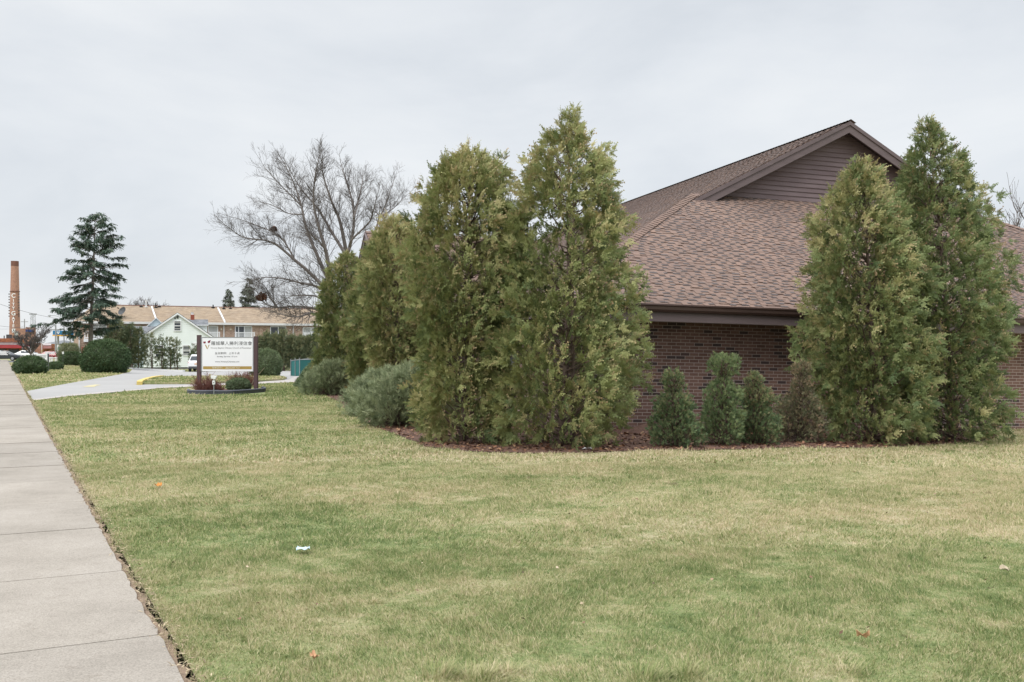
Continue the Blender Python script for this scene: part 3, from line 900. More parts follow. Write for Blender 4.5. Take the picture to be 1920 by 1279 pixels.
# ------------------------------------------------------------------ grass
def grass():
    g = np.random.default_rng(99)
    tv = np.array([(0, -.5, 0), (0, .5, 0), (.55, .42, .06), (.55, -.42, .06), (1, 0, .26)])
    tf = np.array([(0, 1, 2), (0, 2, 3), (3, 2, 4)])
    allV = []; allF = []; allT = []; off = 0
    BX = np.array(BEDPOLY)
    for (y0, y1, dens, h, w, mode) in ((4.2, 8, 13000, .025, .0036, 0), (8, 14, 5600, .027, .0062, 0), (14, 30, 1150, .036, .014, 0), (30, 48, 330, .045, .028, 0), (48, 110, 55, .06, .07, 2), (4.2, 15, 40, .065, .0042, 1)):
        area = .5 * 1.12 * (y1 * y1 - y0 * y0) + 3 * (y1 - y0)
        n = int(area * dens)
        Y = np.sqrt(g.random(n) * (y1 * y1 - y0 * y0) + y0 * y0)
        X = (g.random(n) * 2 - 1) * (.55 * Y + 1.2)
        u = (X - E0[0]) * SN[0] + (Y - E0[1]) * SN[1]
        vv = (X - E0[0]) * SD[0] + (Y - E0[1]) * SD[1]
        thin = np.clip((u - .0) / .12, 0, 1)
        keep = (u > .005) & (g.random(n) < thin + .45) & ~inside(BEDPOLY, X, Y)
        if y1 > 25:
            # nothing on the driveway and path
            lot = inside(LOT, X, Y) | inside(PATH, X, Y); isl = inside(ISL, X, Y); keep &= (~lot | isl) & (u < 40)
            pxx = CX + X / Y * F; py = CY + (EYE - terrain(X, Y)) / Y * F
            keep &= ~((pxx > 352) & (pxx < 497) & (py < 740) & (py > 728))
        if mode == 1:
            cl = np.sin(X * 2.1 + 1.3) * np.sin(Y * 1.7 + .4) + .5 * np.sin(X * 5.3) * np.sin(Y * 4.1)
            keep &= (cl > .55) | (g.random(n) < .12)
        # brick wall
        keep &= ~((-.2784 * X + .9603 * (Y - 19.9)) - (-.2784 * 2.39) > -.02) | (X < .5)
        X = X[keep]; Y = Y[keep]; n = len(X)
        hh = h * np.exp(g.normal(0, .33, n)) * np.clip(.95 + .32 * np.sin(X * 9.1 + 2 * np.sin(Y * 3.3)) * np.sin(Y * 7.7 + 1.7 * np.sin(X * 4.1)) + .22 * np.sin(X * 3.7 - Y * 2.9), .45, 1.6)
        lean = g.normal(0, .48 if mode == 0 else .35, (n, 2)) + .25 * np.stack([np.sin(X * 1.7 + Y), np.cos(Y * 1.3 - X)], -1)
        D = np.stack([lean[:, 0], lean[:, 1], np.ones(n)], -1)
        up = np.stack([lean[:, 0] + g.normal(0, .6, n), lean[:, 1] + g.normal(0, .6, n), np.zeros(n) - .1], -1)
        Pos = np.stack([X, Y, terrain(X, Y) - .004 + (.09 * inside(ISL, X, Y) if y0 >= 30 else 0)], -1)
        D, S, Z = basis(D, up)
        ww = w * g.uniform(.6, 1.4, n)
        V = Pos[:, None, :] + hh[:, None, None] * tv[None, :, 0:1] * D[:, None, :] + ww[:, None, None] * tv[None, :, 1:2] * S[:, None, :] + hh[:, None, None] * tv[None, :, 2:3] * Z[:, None, :]
        Fc = (tf[None] + (np.arange(n) * 5)[:, None, None]).reshape(-1, 3) + off
        off += n * 5
        allV.append(V.reshape(-1, 3)); allF.append(Fc); allT.append(np.repeat(np.clip(g.normal(.5, .28, n) + .4 * np.exp(-np.clip(((X - E0[0]) * SN[0] + (Y - E0[1]) * SN[1]), 0, 9) / .12) + (-.12 if mode == 1 else 0), 0, 1), 5))
    # taller pale tufts left by the mower at the near edge
    for (tx_, ty_, rr_, nn_, hh_) in ((830, 1268, .10, 150, .11), (905, 1275, .12, 190, .10), (960, 1262, .07, 70, .08), (1215, 1275, .10, 150, .11), (1290, 1268, .09, 110, .10), (1600, 1262, .08, 60, .08), (560, 1230, .05, 40, .07), (1050, 1120, .06, 50, .07), (700, 1130, .05, 40, .06)):
        c_ = G(tx_, ty_); n = nn_
        a_ = g.uniform(0, 6.28, n); r_ = rr_ * g.random(n) ** .7
        X = c_.x + r_ * np.cos(a_); Y = c_.y + r_ * np.sin(a_)
        ln = np.stack([np.cos(a_), np.sin(a_)], -1) * (r_ / rr_ * .8)[:, None] + g.normal(0, .25, (n, 2)) + np.array([.35, 0])
        D = np.stack([ln[:, 0], ln[:, 1], np.ones(n)], -1); up = np.stack([ln[:, 0] + 1e-3, ln[:, 1], np.zeros(n) - .1], -1)
        hh = hh_ * g.uniform(.5, 1.2, n); Pos = np.stack([X, Y, terrain(X, Y) - .004], -1)
        D, S, Z = basis(D, up)
        V = Pos[:, None, :] + hh[:, None, None] * tv[None, :, 0:1] * D[:, None, :] + .0045 * tv[None, :, 1:2] * S[:, None, :] + hh[:, None, None] * tv[None, :, 2:3] * Z[:, None, :]
        allV.append(V.reshape(-1, 3)); allF.append((tf[None] + (np.arange(n) * 5)[:, None, None]).reshape(-1, 3) + off); off += n * 5
        allT.append(np.repeat(g.uniform(.3, .8, n), 5))
    o = np_mesh('grass', np.concatenate(allV), np.concatenate(allF), M['blades'], {'tint': np.concatenate(allT)})
    tag(o, kind='stuff')


grass()


# bark chips and fallen leaves along the bed, dry clippings along the pavement
def chips():
    g = np.random.default_rng(5)
    n = 26000
    X = g.uniform(-7, 11, n); Y = g.uniform(15.5, 45, n) ** 1.0
    Y = np.where(g.random(n) < .7, g.uniform(15.4, 21, n), Y)
    k = inside(bp, X, Y); X = X[k]; Y = Y[k]; n = len(X)
    D = rand_unit(n, g); D[:, 2] *= .25
    up = rand_unit(n, g) * .5; up[:, 2] += 1
    tv = np.array([(0, -.28, 0), (.5, -.4, .1), (1, 0, .05), (.4, .4, .12)]); tf = np.array([(0, 1, 2, 3)])
    V, Fc, tt, tp = scatter(tv, tf, np.stack([X, Y, terrain(X, Y) + .018], -1), D, up, g.uniform(.03, .085, n), g.random(n))
    mat = leaf_mat('bark_chips', [(0, (.085, .045, .032)), (.5, (.16, .085, .055)), (.85, (.29, .15, .085)), (1, (.45, .30, .18))], trans=.05)
    tag(np_mesh('bark_chips', V, Fc, mat, {'tint': tt, 'tip': tp}), kind='stuff')
    n = 6000
    v = g.uniform(-1, 38, n) ** 1.0; u = g.normal(.05, .04, n)
    k = (g.random(n) < np.where(v < 12, 1, .5)) & (u > -.06); u = u[k]; v = v[k]; n = len(u)
    XY = E0[None] + u[:, None] * SN + v[:, None] * SD
    D = rand_unit(n, g); D[:, 2] *= .3
    up = rand_unit(n, g) * .5; up[:, 2] += 1
    tv = np.array([(0, -.06, 0), (.5, -.08, .04), (1, 0, 0), (.5, .08, .04)])
    V, Fc, tt, tp = scatter(tv, tf, np.concatenate([XY, (terrain(XY[:, 0], XY[:, 1]) + .022)[:, None]], 1), D, up, g.uniform(.02, .05, n), g.random(n))
    mat = leaf_mat('dry_clippings', [(0, (.24, .18, .12)), (.5, (.40, .31, .20)), (1, (.56, .46, .31))], trans=.05)
    tag(np_mesh('dry_grass_clippings', V, Fc, mat, {'tint': tt, 'tip': tp}), kind='stuff')

    # crumbs of dead leaves caught in the turf
    n = 420
    Y = np.sqrt(g.random(n) * (17.5 ** 2 - 25) + 25); X = (g.random(n) * 2 - 1) * .54 * Y
    k = ((X - E0[0]) * SN[0] + (Y - E0[1]) * SN[1] > .1) & ~inside(BEDPOLY, X, Y); X = X[k]; Y = Y[k]; n = len(X)
    D = rand_unit(n, g); D[:, 2] *= .35
    up = rand_unit(n, g) * .6; up[:, 2] += 1
    V, Fc, tt, tp = scatter(np.array([(0, -.28, 0), (.5, -.4, .15), (1, 0, .05), (.4, .4, .18)]), np.array([(0, 1, 2, 3)]), np.stack([X, Y, terrain(X, Y) + .024], -1), D, up, g.uniform(.012, .034, n), g.random(n))
    mat = leaf_mat('leaf_crumbs', [(0, (.09, .06, .04)), (.5, (.22, .13, .08)), (.8, (.40, .28, .18)), (1, (.6, .5, .38))], trans=.05)
    tag(np_mesh('leaf_litter', V, Fc, mat, {'tint': tt, 'tip': tp}), kind='stuff')


chips()
# ------------------------------------------------------------------ church building
w = Vector((.9603, .2784, -.0224)).normalized(); nn = Vector((-.2784, .9603, 0)).normalized(); upv = w.cross(nn)
P1 = Vector((2.39, 19.9, 0.0))
BM = Matrix(((w.x, nn.x, upv.x, P1.x), (w.y, nn.y, upv.y, P1.y), (w.z, nn.z, upv.z, P1.z), (0, 0, 0, 1)))
church = thing('brick_church', 'low brown brick church with a big shingled hip roof and brown boarded gable', 'building')
church.matrix_world = BM; ROOT[church.name] = BM
CE, BE = 2.47, -.60             # eave height, front eave line
AL, AR = -2.1, 18.8             # eave lines left / right
AP, CP = 8.33, 7.98             # ridge
KF = .55; KL = (CP - CE) / (AP - AL)
BG_, BR = 5.42, 4.98            # gable siding plane, rake overhang
BB = 27.0                       # rear end


def L(*p): return Vector(p)


wall = MB()
for (a0, b0), (a1, b1) in (((-1.5, 0), (18.2, 0)), ((18.2, 0), (18.2, BB)), ((18.2, BB), (-1.5, BB)), ((-1.5, BB), (-1.5, 0))):
    ln = math.hypot(a1 - a0, b1 - b0)
    wall.face([L(a0, b0, -.5), L(a1, b1, -.5), L(a1, b1, 2.36), L(a0, b0, 2.36)], [(0, -.5), (ln, -.5), (ln, 2.36), (0, 2.36)])
wall.build('wall', M['brick'], church, local=True)

roof = MB()
ROW = .143
sf = math.sqrt(1 + KF * KF); sl = math.sqrt(1 + KL * KL)
nF = Vector((0, -KF, 1)).normalized(); nL = Vector((-KL, 0, 1)).normalized(); nR = Vector((KL, 0, 1)).normalized()
rng = random.Random(1)


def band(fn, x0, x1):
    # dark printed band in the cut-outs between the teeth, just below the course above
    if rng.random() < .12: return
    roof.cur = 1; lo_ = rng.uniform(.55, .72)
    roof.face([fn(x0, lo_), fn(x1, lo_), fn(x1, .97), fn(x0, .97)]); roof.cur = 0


# front slope, course by course
s = 0.0; send = (BG_ - BE + .05) * sf
i = 0
while s < send:
    s1 = min(s + ROW, send)
    b0, b1 = BE + s / sf, BE + s1 / sf
    c0, c1 = CE + KF * (b0 - BE), CE + KF * (b1 - BE)
    l0, l1 = AL + (b0 - BE), AL + (b1 - BE); r0, r1 = AR - (b0 - BE), AR - (b1 - BE)
    lift = nF * .016
    q = [L(l0, b0, c0) + lift, L(r0, b0, c0) + lift, L(r1, b1, c1) + nF * .002, L(l1, b1, c1) + nF * .002]
    roof.face(q, [(l0, s), (r0, s), (r1, s1 - 1e-4), (l1, s1 - 1e-4)])
    roof.face([L(l0, b0, c0), L(r0, b0, c0), q[1], q[0]], [(l0, s), (r0, s), (r0, s), (l0, s)])
    # raised laminated tabs
    a = l0 + rng.uniform(0, .3)
    while a < r0 - .3:
        wd = rng.uniform(.09, .17)
        if rng.random() < .8:
            t0 = nF * .017; t1 = nF * .024
            roof.face([L(a, b0, c0) + t1, L(a + wd, b0, c0) + t1, L(a + wd, b1, c1) + t0, L(a, b1, c1) + t0], [(a, s + .001), (a + wd, s + .001), (a + wd, s1 - .001), (a, s1 - .001)])
            roof.face([L(a, b0, c0), L(a + wd, b0, c0), L(a + wd, b0, c0) + t1, L(a, b0, c0) + t1], [(a, s)] * 4)
        gp_ = rng.uniform(.08, .18); band(lambda x, f_: L(x, b0 + (b1 - b0) * f_, c0 + (c1 - c0) * f_) + nF * .0185, a + wd, a + wd + gp_)
        a += wd + gp_
    s = s1; i += 1


def side(sgn):
    s = 0.0; run = AP - AL; send = run * sl
    while s < send:
        s1 = min(s + ROW, send)
        d0, d1 = s / sl, s1 / sl
        c0, c1 = CE + KL * d0, CE + KL * d1
        nrm = nL if sgn < 0 else nR
        A0 = AL + d0 if sgn < 0 else 2 * AP - AL - d0
        A1 = AL + d1 if sgn < 0 else 2 * AP - AL - d1
        f = lambda d: BE + d if BE + d < BR + .0 and d < 5.98 else BR
        b0, b1 = f(d0), f(d1)
        lift = nrm * .016
        q = [L(A0, b0, c0) + lift, L(A0, BB, c0) + lift, L(A1, BB, c1) + nrm * .002, L(A1, b1, c1) + nrm * .002]
        roof.face(q, [(b0, s), (BB, s), (BB, s1 - 1e-4), (b1, s1 - 1e-4)])
        roof.face([L(A0, b0, c0), L(A0, BB, c0), q[1], q[0]], [(b0, s)] * 4)
        a = b0 + rng.uniform(0, .3)
        while a < BB - .4 and sgn < 0:
            wd = rng.uniform(.09, .17); gp_ = rng.uniform(.08, .18)
            roof.face([L(A0, a, c0) + nrm * .024, L(A0, a + wd, c0) + nrm * .024, L(A1, a + wd, c1) + nrm * .017, L(A1, a, c1) + nrm * .017], [(a, s + .001), (a + wd, s + .001), (a + wd, s1 - .001), (a, s1 - .001)])
            band(lambda x, f_: L(A0 + (A1 - A0) * f_, x, c0 + (c1 - c0) * f_) + nrm * .0185, a + wd, a + wd + gp_)
            a += wd + gp_
        s = s1


side(-1); side(1)
# rear wing: cross gable facing the street
XB, XC, XA = 19.5, 6.0, -2.75
hw = (XC - CE) / KF
for sg in (-1, 1):
    s = 0.0; send = hw * sf
    nrm = Vector((0, sg * KF, 1)).normalized()
    while s < send:
        s1 = min(s + ROW, send)
        b0 = XB + sg * (hw - s / sf); b1 = XB + sg * (hw - s1 / sf); c0 = CE + KF * s / sf; c1 = CE + KF * s1 / sf
        e0 = AL + (c0 - CE) / KL; e1 = AL + (c1 - CE) / KL
        q = [L(XA, b0, c0) + nrm * .016, L(e0 + .1, b0, c0) + nrm * .016, L(e1 + .1, b1, c1) + nrm * .002, L(XA, b1, c1) + nrm * .002]
        roof.face(q, [(XA, s), (e0, s), (e1, s1), (XA, s1)])
        roof.face([L(XA, b0, c0), L(e0 + .1, b0, c0), q[1], q[0]], [(XA, s)] * 4)
        s = s1
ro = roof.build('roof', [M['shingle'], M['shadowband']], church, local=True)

def capline(p, q, n1, n2, wd=.17, step=.15):
    cap = MB()
    p = Vector(p); q = Vector(q); ln = (q - p).length; m = int(ln / step); d = (q - p) / m
    dd = d.normalized()
    for i in range(m):
        a = p + d * i - dd * .03; b = a + d * 1.05
        for nr in (n1, n2):
            sd = dd.cross(nr).normalized()
            mid = (n1 + n2).normalized()
            if sd.dot(nr - mid) < 0 and (nr - mid).length > 1e-3: sd = -sd
            h0 = nr * .045; h1 = nr * .03
            tl = mid * .05; tl1 = mid * .035
            cap.face([a + tl, a + sd * wd + h0, b + sd * wd + h1, b + tl1], [(0, i * .15), (.2, i * .15), (.2, i * .15 + .14), (0, i * .15 + .14)])
    cap.build('ridge_cap', M['shingle'], ro, local=True)


capline((AL, BE, CE), (AL + 5.98, BE + 5.98, CE + KF * 5.98), nL, nF)
capline((AR, BE, CE), (AR - 5.98, BE + 5.98, CE + KF * 5.98), nR, nF)
capline((AP, BR - .03, CP), (AP, BB, CP), nL, nR)
capline((XA, XB, XC), (4.6, XB, XC), Vector((0, -KF, 1)).normalized(), Vector((0, KF, 1)).normalized())

# gutter, fascia, soffit round the eaves
sof = MB()


def rim(p, q, outv):
    p = Vector(p); q = Vector(q); o = Vector(outv); z = Vector((0, 0, 1))
    prof_ = [(-.02, .02), (.12, .02), (.125, -.01), (.105, -.03), (.10, -.09), (.07, -.135), (-.02, -.135)]
    gut = MB(); fas = MB(); gut.prism([p + o * x + z * y for x, y in prof_], q - p)
    fas.prism([p + o * -.03 + z * -.03, p + o * -.021 + z * -.03, p + o * -.021 + z * -.14, p + o * .02 + z * -.14, p + o * .02 + z * -.32, p + o * -.03 + z * -.32], q - p)
    gut.build('gutter', M['gutter'], church, local=True); fas.build('fascia', M['brownpaint'], church, local=True)


rim((AL - .02, BE, CE), (AR + .02, BE, CE), (0, -1, 0))
rim((AL, BE, CE), (AL, XB - hw, CE), (-1, 0, 0))
rim((AL, XB + hw, CE), (AL, BB, CE), (-1, 0, 0))
rim((AR, BE, CE), (AR, BB, CE), (1, 0, 0))
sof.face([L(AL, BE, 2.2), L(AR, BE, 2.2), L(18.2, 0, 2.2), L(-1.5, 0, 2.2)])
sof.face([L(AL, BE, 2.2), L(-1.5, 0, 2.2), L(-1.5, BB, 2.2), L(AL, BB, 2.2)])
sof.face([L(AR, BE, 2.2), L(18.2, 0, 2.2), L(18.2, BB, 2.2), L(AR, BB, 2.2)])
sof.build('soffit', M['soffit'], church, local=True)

# gable: lap siding course by course and rake boards
sd = MB(); c = CE + KF * (BG_ - BE) - .12; EXP = .128
while c < CP - .25:
    h0 = (CP - .12 - c) / KL; h1 = max(.02, (CP - .12 - c - EXP) / KL)
    sd.face([L(AP - h0, BG_ - .030, c), L(AP + h0, BG_ - .030, c), L(AP + h1, BG_ - .004, c + EXP), L(AP - h1, BG_ - .004, c + EXP)])
    sd.face([L(AP - h0, BG_, c), L(AP + h0, BG_, c), L(AP + h0, BG_ - .030, c), L(AP - h0, BG_ - .030, c)])
    c += EXP
sd.build('gable_siding', M['siding'], church, local=True)
sl2 = MB()
for sg in (-1, 1):
    rk = MB()
    top = L(AP, BR, CP - .005); bot = L(AP + sg * 4.62, BR, CP - .005 - 4.62 * KL)
    dn = Vector((0, 0, -.30))
    rk.prism([top + dn * .2, bot + dn * .2, bot + dn, top + dn], (0, .045, 0))
    rk.prism([top + Vector((0, -.03, .01)), bot + Vector((0, -.03, .01)), bot + dn * .32 + Vector((0, -.03, 0)), top + dn * .32 + Vector((0, -.03, 0))], (0, .028, 0))
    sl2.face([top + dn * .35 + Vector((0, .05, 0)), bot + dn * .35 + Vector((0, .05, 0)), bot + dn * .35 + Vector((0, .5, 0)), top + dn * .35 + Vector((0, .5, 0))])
    rk.build('rake_board', M['brownpaint'], church, local=True); rk = MB()
    # rear cross gable facing the street
    t2 = L(XA, XB, XC); b2 = L(XA, XB + sg * hw, CE)
    rk.prism([t2 + dn * .05, b2 + dn * .05, b2 + dn, t2 + dn], (-.04, 0, 0))
    rk.prism([t2 + dn * .0 + Vector((-.042, 0, 0)), b2 + Vector((-.042, 0, 0)), b2 + dn * .3 + Vector((-.042, 0, 0)), t2 + dn * .3 + Vector((-.042, 0, 0))], (-.03, 0, 0))
    rk.build('rake_board', M['brownpaint'], church, local=True)
sl2.build('rake_soffit', M['soffit'], church, local=True)
xw = MB()
xw.face([L(-2.4, XB - hw + .5, -.5), L(-2.4, XB + hw - .5, -.5), L(-2.4, XB + hw - .5, CE), L(-2.4, XB, XC - .2), L(-2.4, XB - hw + .5, CE)],
        [(0, -.5), (2 * hw - 1, -.5), (2 * hw - 1, CE), (hw - .5, XC), (0, CE)])
for b in (XB - hw + .5, XB + hw - .5):
    xw.face([L(-2.4, b, -.5), L(-1.5, b, -.5), L(-1.5, b, CE), L(-2.4, b, CE)], [(0, -.5), (.9, -.5), (.9, CE), (0, CE)])
xw.build('wing_wall', M['brick'], church, local=True)

# windows in the street wall
for b in (3.5, 8.5):
    m = MB(); m.box((-1.56, b - .6, .7), (-1.5, b + .6, 2.0)); wo = m.build('window', M['brownpaint'], church, local=True)
    m = MB(); m.box((-1.575, b - .52, .78), (-1.562, b + .52, 1.92)); m.build('pane', M['glass'], wo, local=True)


# ------------------------------------------------------------------ helper for fronts seen square-on
def shingle_plane(mb, p0, p1, p2, p3, row=.25, lift=.02):
    """p0->p1 eave, p3->p2 ridge; stepped courses"""
    p0, p1, p2, p3 = map(Vector, (p0, p1, p2, p3)); ln = ((p3 - p0).length + (p2 - p1).length) / 2
    n = max(1, int(ln / row)); nr = (p1 - p0).cross(p3 - p0).normalized()
    if nr.z < 0: nr = -nr
    wd = (p1 - p0).length
    for i in range(n):
        t0, t1 = i / n, (i + 1) / n
        a, b = p0.lerp(p3, t0), p1.lerp(p2, t0); c_, d = p1.lerp(p2, t1), p0.lerp(p3, t1)
        mb.face([a + nr * lift, b + nr * lift, c_, d], [(0, t0 * ln), (wd, t0 * ln), (wd, t1 * ln - 1e-3), (0, t1 * ln - 1e-3)])
        mb.face([a, b, b + nr * lift, a + nr * lift], [(0, t0 * ln)] * 4)


# ------------------------------------------------------------------ apartment building
AR0 = Vector((-58.5, 140, 0)); AD = Vector((.8899, .4562, 0)); AN = Vector((-.4562, .8899, 0))
AMX = Matrix(((AD.x, AN.x, 0, AR0.x), (AD.y, AN.y, 0, AR0.y), (0, 0, 1, 0), (0, 0, 0, 1)))
apt = thing('apartment_building', 'two-storey tan brick apartment block with a long brown roof and white balconies', 'building', rot=None)
apt.matrix_world = AMX; ROOT[apt.name] = AMX


def at(pxx):
    k_ = (pxx - CX) / F
    return (58.5 + 140 * k_) / (.8899 - .4562 * k_)


def az(pxx, py):
    t = at(pxx); Y = 140 + .4562 * t
    return EYE - (py - CY) / F * Y


A0t, A1t = at(147.5), 62.0
EZ, RZ, RD = 5.5, 8.05, 5.5
m = MB()
for q in (((A0t, 0), (A1t, 0)), ((A1t, 0), (A1t, 11)), ((A1t, 11), (A0t, 11)), ((A0t, 11), (A0t, 0))):
    (a0, b0), (a1, b1) = q; ln = math.hypot(a1 - a0, b1 - b0)
    m.face([L(a0, b0, -1.5), L(a1, b1, -1.5), L(a1, b1, EZ), L(a0, b0, EZ)], [(0, 0), (ln, 0), (ln, 7), (0, 7)])
for a in (A1t,): m.face([L(a, 0, EZ), L(a, 11, EZ), L(a, RD, RZ - .05)], [(0, 7), (11, 7), (5.5, 9.5)])
m.build('wall', M['tanbrick'], apt, local=True)
m = MB()
RA0 = A0t - .4
shingle_plane(m, L(RA0, -.5, EZ - .02), L(A1t + .4, -.5, EZ - .02), L(A1t + .4, RD, RZ), L(RA0 + 2.8, RD, RZ), .3, .03)
m.face([L(RA0, -.5, EZ - .02), L(RA0, 11.5, EZ - .02), L(RA0 + 2.8, RD, RZ)], [(0, 0), (12, 0), (6, 5)])
shingle_plane(m, L(A1t + .4, 11.5, EZ - .02), L(RA0, 11.5, EZ - .02), L(RA0 + 2.8, RD, RZ), L(A1t + .4, RD, RZ), .3, .03)
rf = m.build('roof', M['tanshingle'], apt, local=True)
m = MB(); m.tube([L(RA0 + 2.8, RD, RZ + .02), L(A1t, RD, RZ + .02)], .09, 6); m.build('ridge_cap', M['soot'], rf, local=True)
m = MB(); m.box((RA0, -.64, EZ - .28), (A1t + .4, -.5, EZ + .04)); m.build('gutter', M['offwhite'], apt, local=True)
m = MB(); m.box((RA0, -.5, EZ - .30), (A1t + .4, 0, EZ - .25)); m.build('soffit', M['metalgrey'], apt, local=True)
SLP = (RZ - EZ) / (RD + .5)
for pa in (293, 420.5, 660):
    t = at(pa); m = MB()
    m.prism([L(t - .1, -.5, EZ), L(t + .1, -.5, EZ), L(t + .1, RD - .6, RZ - .25), L(t - .1, RD - .6, RZ - .25)], (0, 0, .22)); m.build('party_wall_strip', M['offwhite'], rf, local=True)
for pa, fz, hh, mt in ((273, .93, .25, 'black'), (282.5, .93, 1.0, 'offwhite'), (301, .9, .7, 'black'), (308, .95, .2, 'black'), (412, .95, .5, 'black'), (432, .9, .6, 'black'), (445, .92, .2, 'black'), (541, .9, .45, 'metalgrey'), (552, .9, .5, 'black')):
    t = at(pa); b = -.5 + fz * (RD + .5); z = EZ + fz * (RZ - EZ)
    m = MB(); m.tube([L(t, b, z - .1), L(t, b, z + hh)], .09, 8); m.tube([L(t, b, z - .05), L(t, b, z + .12)], .26, 8); m.build('roof_vent', M[mt], rf, local=True)
for pa in (148.5, 419.5, 549.5):
    t = at(pa); m = MB(); m.box((t - .07, -.16, -1.4), (t + .07, -.02, EZ - .28)); m.build('downpipe', M['offwhite'], apt, local=True)
for pa in (414.5, 432, 543.5, 560, 383):
    t = at(pa); m = MB(); m.tube([L(t, -.02, 4.55), L(t, -.16, 4.55), L(t, -.2, 4.5)], [.05, .12, .13], 8); m.build('wall_lamp', M['cream'], apt, local=True)
t = at(489.5); m = MB(); m.box((t - .28, -.12, -1.5), (t + .28, -.02, EZ - .32)); m.build('pilaster', M['tanbrick'], apt, local=True)


def slider(p0, p1, z0, z1, panes, mats):
    a0, a1 = at(p0), at(p1); m = MB()
    m.box((a0, -.07, z1 - .12), (a1, -.015, z1)); m.box((a0, -.07, z0), (a1, -.015, z0 + .1))
    e = [a0 + (a1 - a0) * f_ for f_ in panes]
    for x in e: m.box((x - .06, -.069, z0 + .1), (x + .06, -.016, z1 - .12))
    fr = m.build('window', M['white'], apt, local=True)
    for x0, x1, mt in zip(e, e[1:], mats):
        m = MB(); m.box((x0 + .06, -.05, z0 + .1), (x1 - .06, -.03, z1 - .12)); m.build('pane', M[mt], fr, local=True)


def railing(p0, p1, z0=3.1, slab=True):
    a0, a1 = at(p0), at(p1); m = MB()
    for z in (z0 + .12, z0 + 1.0): m.box((a0, -1.1, z - .04), (a1, -1.04, z + .04))
    x = a0
    while x <= a1 + .01:
        m.box((x - .03, -1.09, z0 + .16), (x + .03, -1.05, z0 + .96)); x += .17
    for x in (a0, a1):
        m.box((x - .05, -1.12, z0), (x + .05, -1.02, z0 + 1.08))
        for z in (z0 + .12, z0 + 1.0): m.box((x - .03, -1.0, z - .04), (x + .03, 0, z + .04))
    r = m.build('balcony_railing', M['white'], apt, local=True)
    if slab:
        m = MB(); m.box((a0 - .1, -1.2, z0 - .48), (a1 + .1, -.01, z0 - .02)); m.build('balcony_floor', M['white'], r, local=True)


slider(170, 199, 3.1, 5.12, (0, .5, 1), ('curtain', 'curtain')); railing(158, 200.5)
slider(237, 250, 3.6, 5.0, (0, 1), ('glass',))
slider(391, 408, 3.1, 5.1, (0, 1), ('curtain',)); railing(391, 409)
slider(441, 472, 3.1, 5.1, (0, .2, .55, 1), ('glass', 'glass', 'curtain')); railing(440, 474)
slider(507, 536, 3.5, 5.1, (0, .5, 1), ('glass', 'glass'))
slider(568, 598, 3.1, 5.0, (0, .5, 1), ('curtain', 'curtain')); railing(568, 600)
slider(640, 670, 3.1, 5.0, (0, .5, 1), ('glass', 'curtain'))
# ground floor windows (behind the hedges)
for p in (175, 225, 445, 520, 580): slider(p, p + 20, .3, 1.9, (0, .5, 1), ('glass', 'glass'))

# satellite dish standing on the roof
t = at(231); b = .7; z = EZ + (b + .5) * SLP
dc = AMX @ L(t, b, z)
dish = thing('satellite_dish', 'dark grey satellite dish on a short mast on the apartment roof', 'satellite dish', dc)
m = MB(); m.tube([dc + Vector((-.15, 0, -.1)), dc + Vector((-.08, 0, .8))], .05, 6); m.build('mast', M['darkgrey'], dish)
m = MB(); ctr = dc + Vector((.0, -.2, 1.05)); nd = Vector((-.35, -.75, .45)).normalized(); e1 = nd.orthogonal().normalized(); e2 = nd.cross(e1)
rings = []
for r_ in (0.0, .3, .6, .85, .95):
    rings.append([ctr + nd * (.28 * r_ * r_ - .2) + (e1 * math.cos(a) + e2 * math.sin(a)) * r_ * .68 for a in np.linspace(0, 2 * math.pi, 20, endpoint=False)])
for q0, q1 in zip(rings, rings[1:]):
    for i in range(20):
        j = (i + 1) % 20; m.face([q0[i], q0[j], q1[j], q1[i]])
m.build('reflector', M['darkgrey'], dish, smooth=True)
m = MB(); m.tube([ctr + e2 * -.5, ctr + nd * .7], .025, 5); m.tube([ctr + nd * .75, ctr + nd * .95], .08, 6); m.build('feed_arm', M['black'], dish)

# ------------------------------------------------------------------ green house
HY = 118.0; HM = F / HY
hx = lambda p: (p - CX) / HM
hz = lambda y: EYE - (y - CY) / HM
house = thing('green_house', 'mint green clapboard house with white trim seen gable-on behind the thin trees', 'house', (hx(333), HY, hz(692)))
m = MB(); cx0 = hx(333); ez = hz(629); pz = hz(587); hwid = 4.0; zb = hz(688.5)
c = zb
while c < pz - .05:
    def half(z): return hwid if z <= ez else max(.03, hwid * (pz - z) / (pz - ez))
    c1 = min(c + .24, pz - .02); h0, h1 = half(c), half(c1)
    m.face([L(cx0 - h0, HY - .035, c), L(cx0 + h0, HY - .035, c), L(cx0 + h1, HY - .005, c1), L(cx0 - h1, HY - .005, c1)])
    m.face([L(cx0 - h0, HY, c), L(cx0 + h0, HY, c), L(cx0 + h0, HY - .035, c), L(cx0 - h0, HY - .035, c)])
    c += .24
for sgn in (-1, 1): m.face([L(cx0 + sgn * hwid, HY, zb), L(cx0 + sgn * hwid, HY + 9, zb), L(cx0 + sgn * hwid, HY + 9, ez), L(cx0 + sgn * hwid, HY, ez)])
m.face([L(cx0 - hwid, HY + 9, zb), L(cx0 + hwid, HY + 9, zb), L(cx0 + hwid, HY + 9, ez), L(cx0, HY + 9, pz), L(cx0 - hwid, HY + 9, ez)])
m.build('wall', M['mint'], house)
m = MB(); m.box((cx0 - hwid + .03, HY + .02, zb - .6), (cx0 + hwid - .03, HY + 8.9, zb)); m.build('foundation', M['foundation'], house)
m = MB()
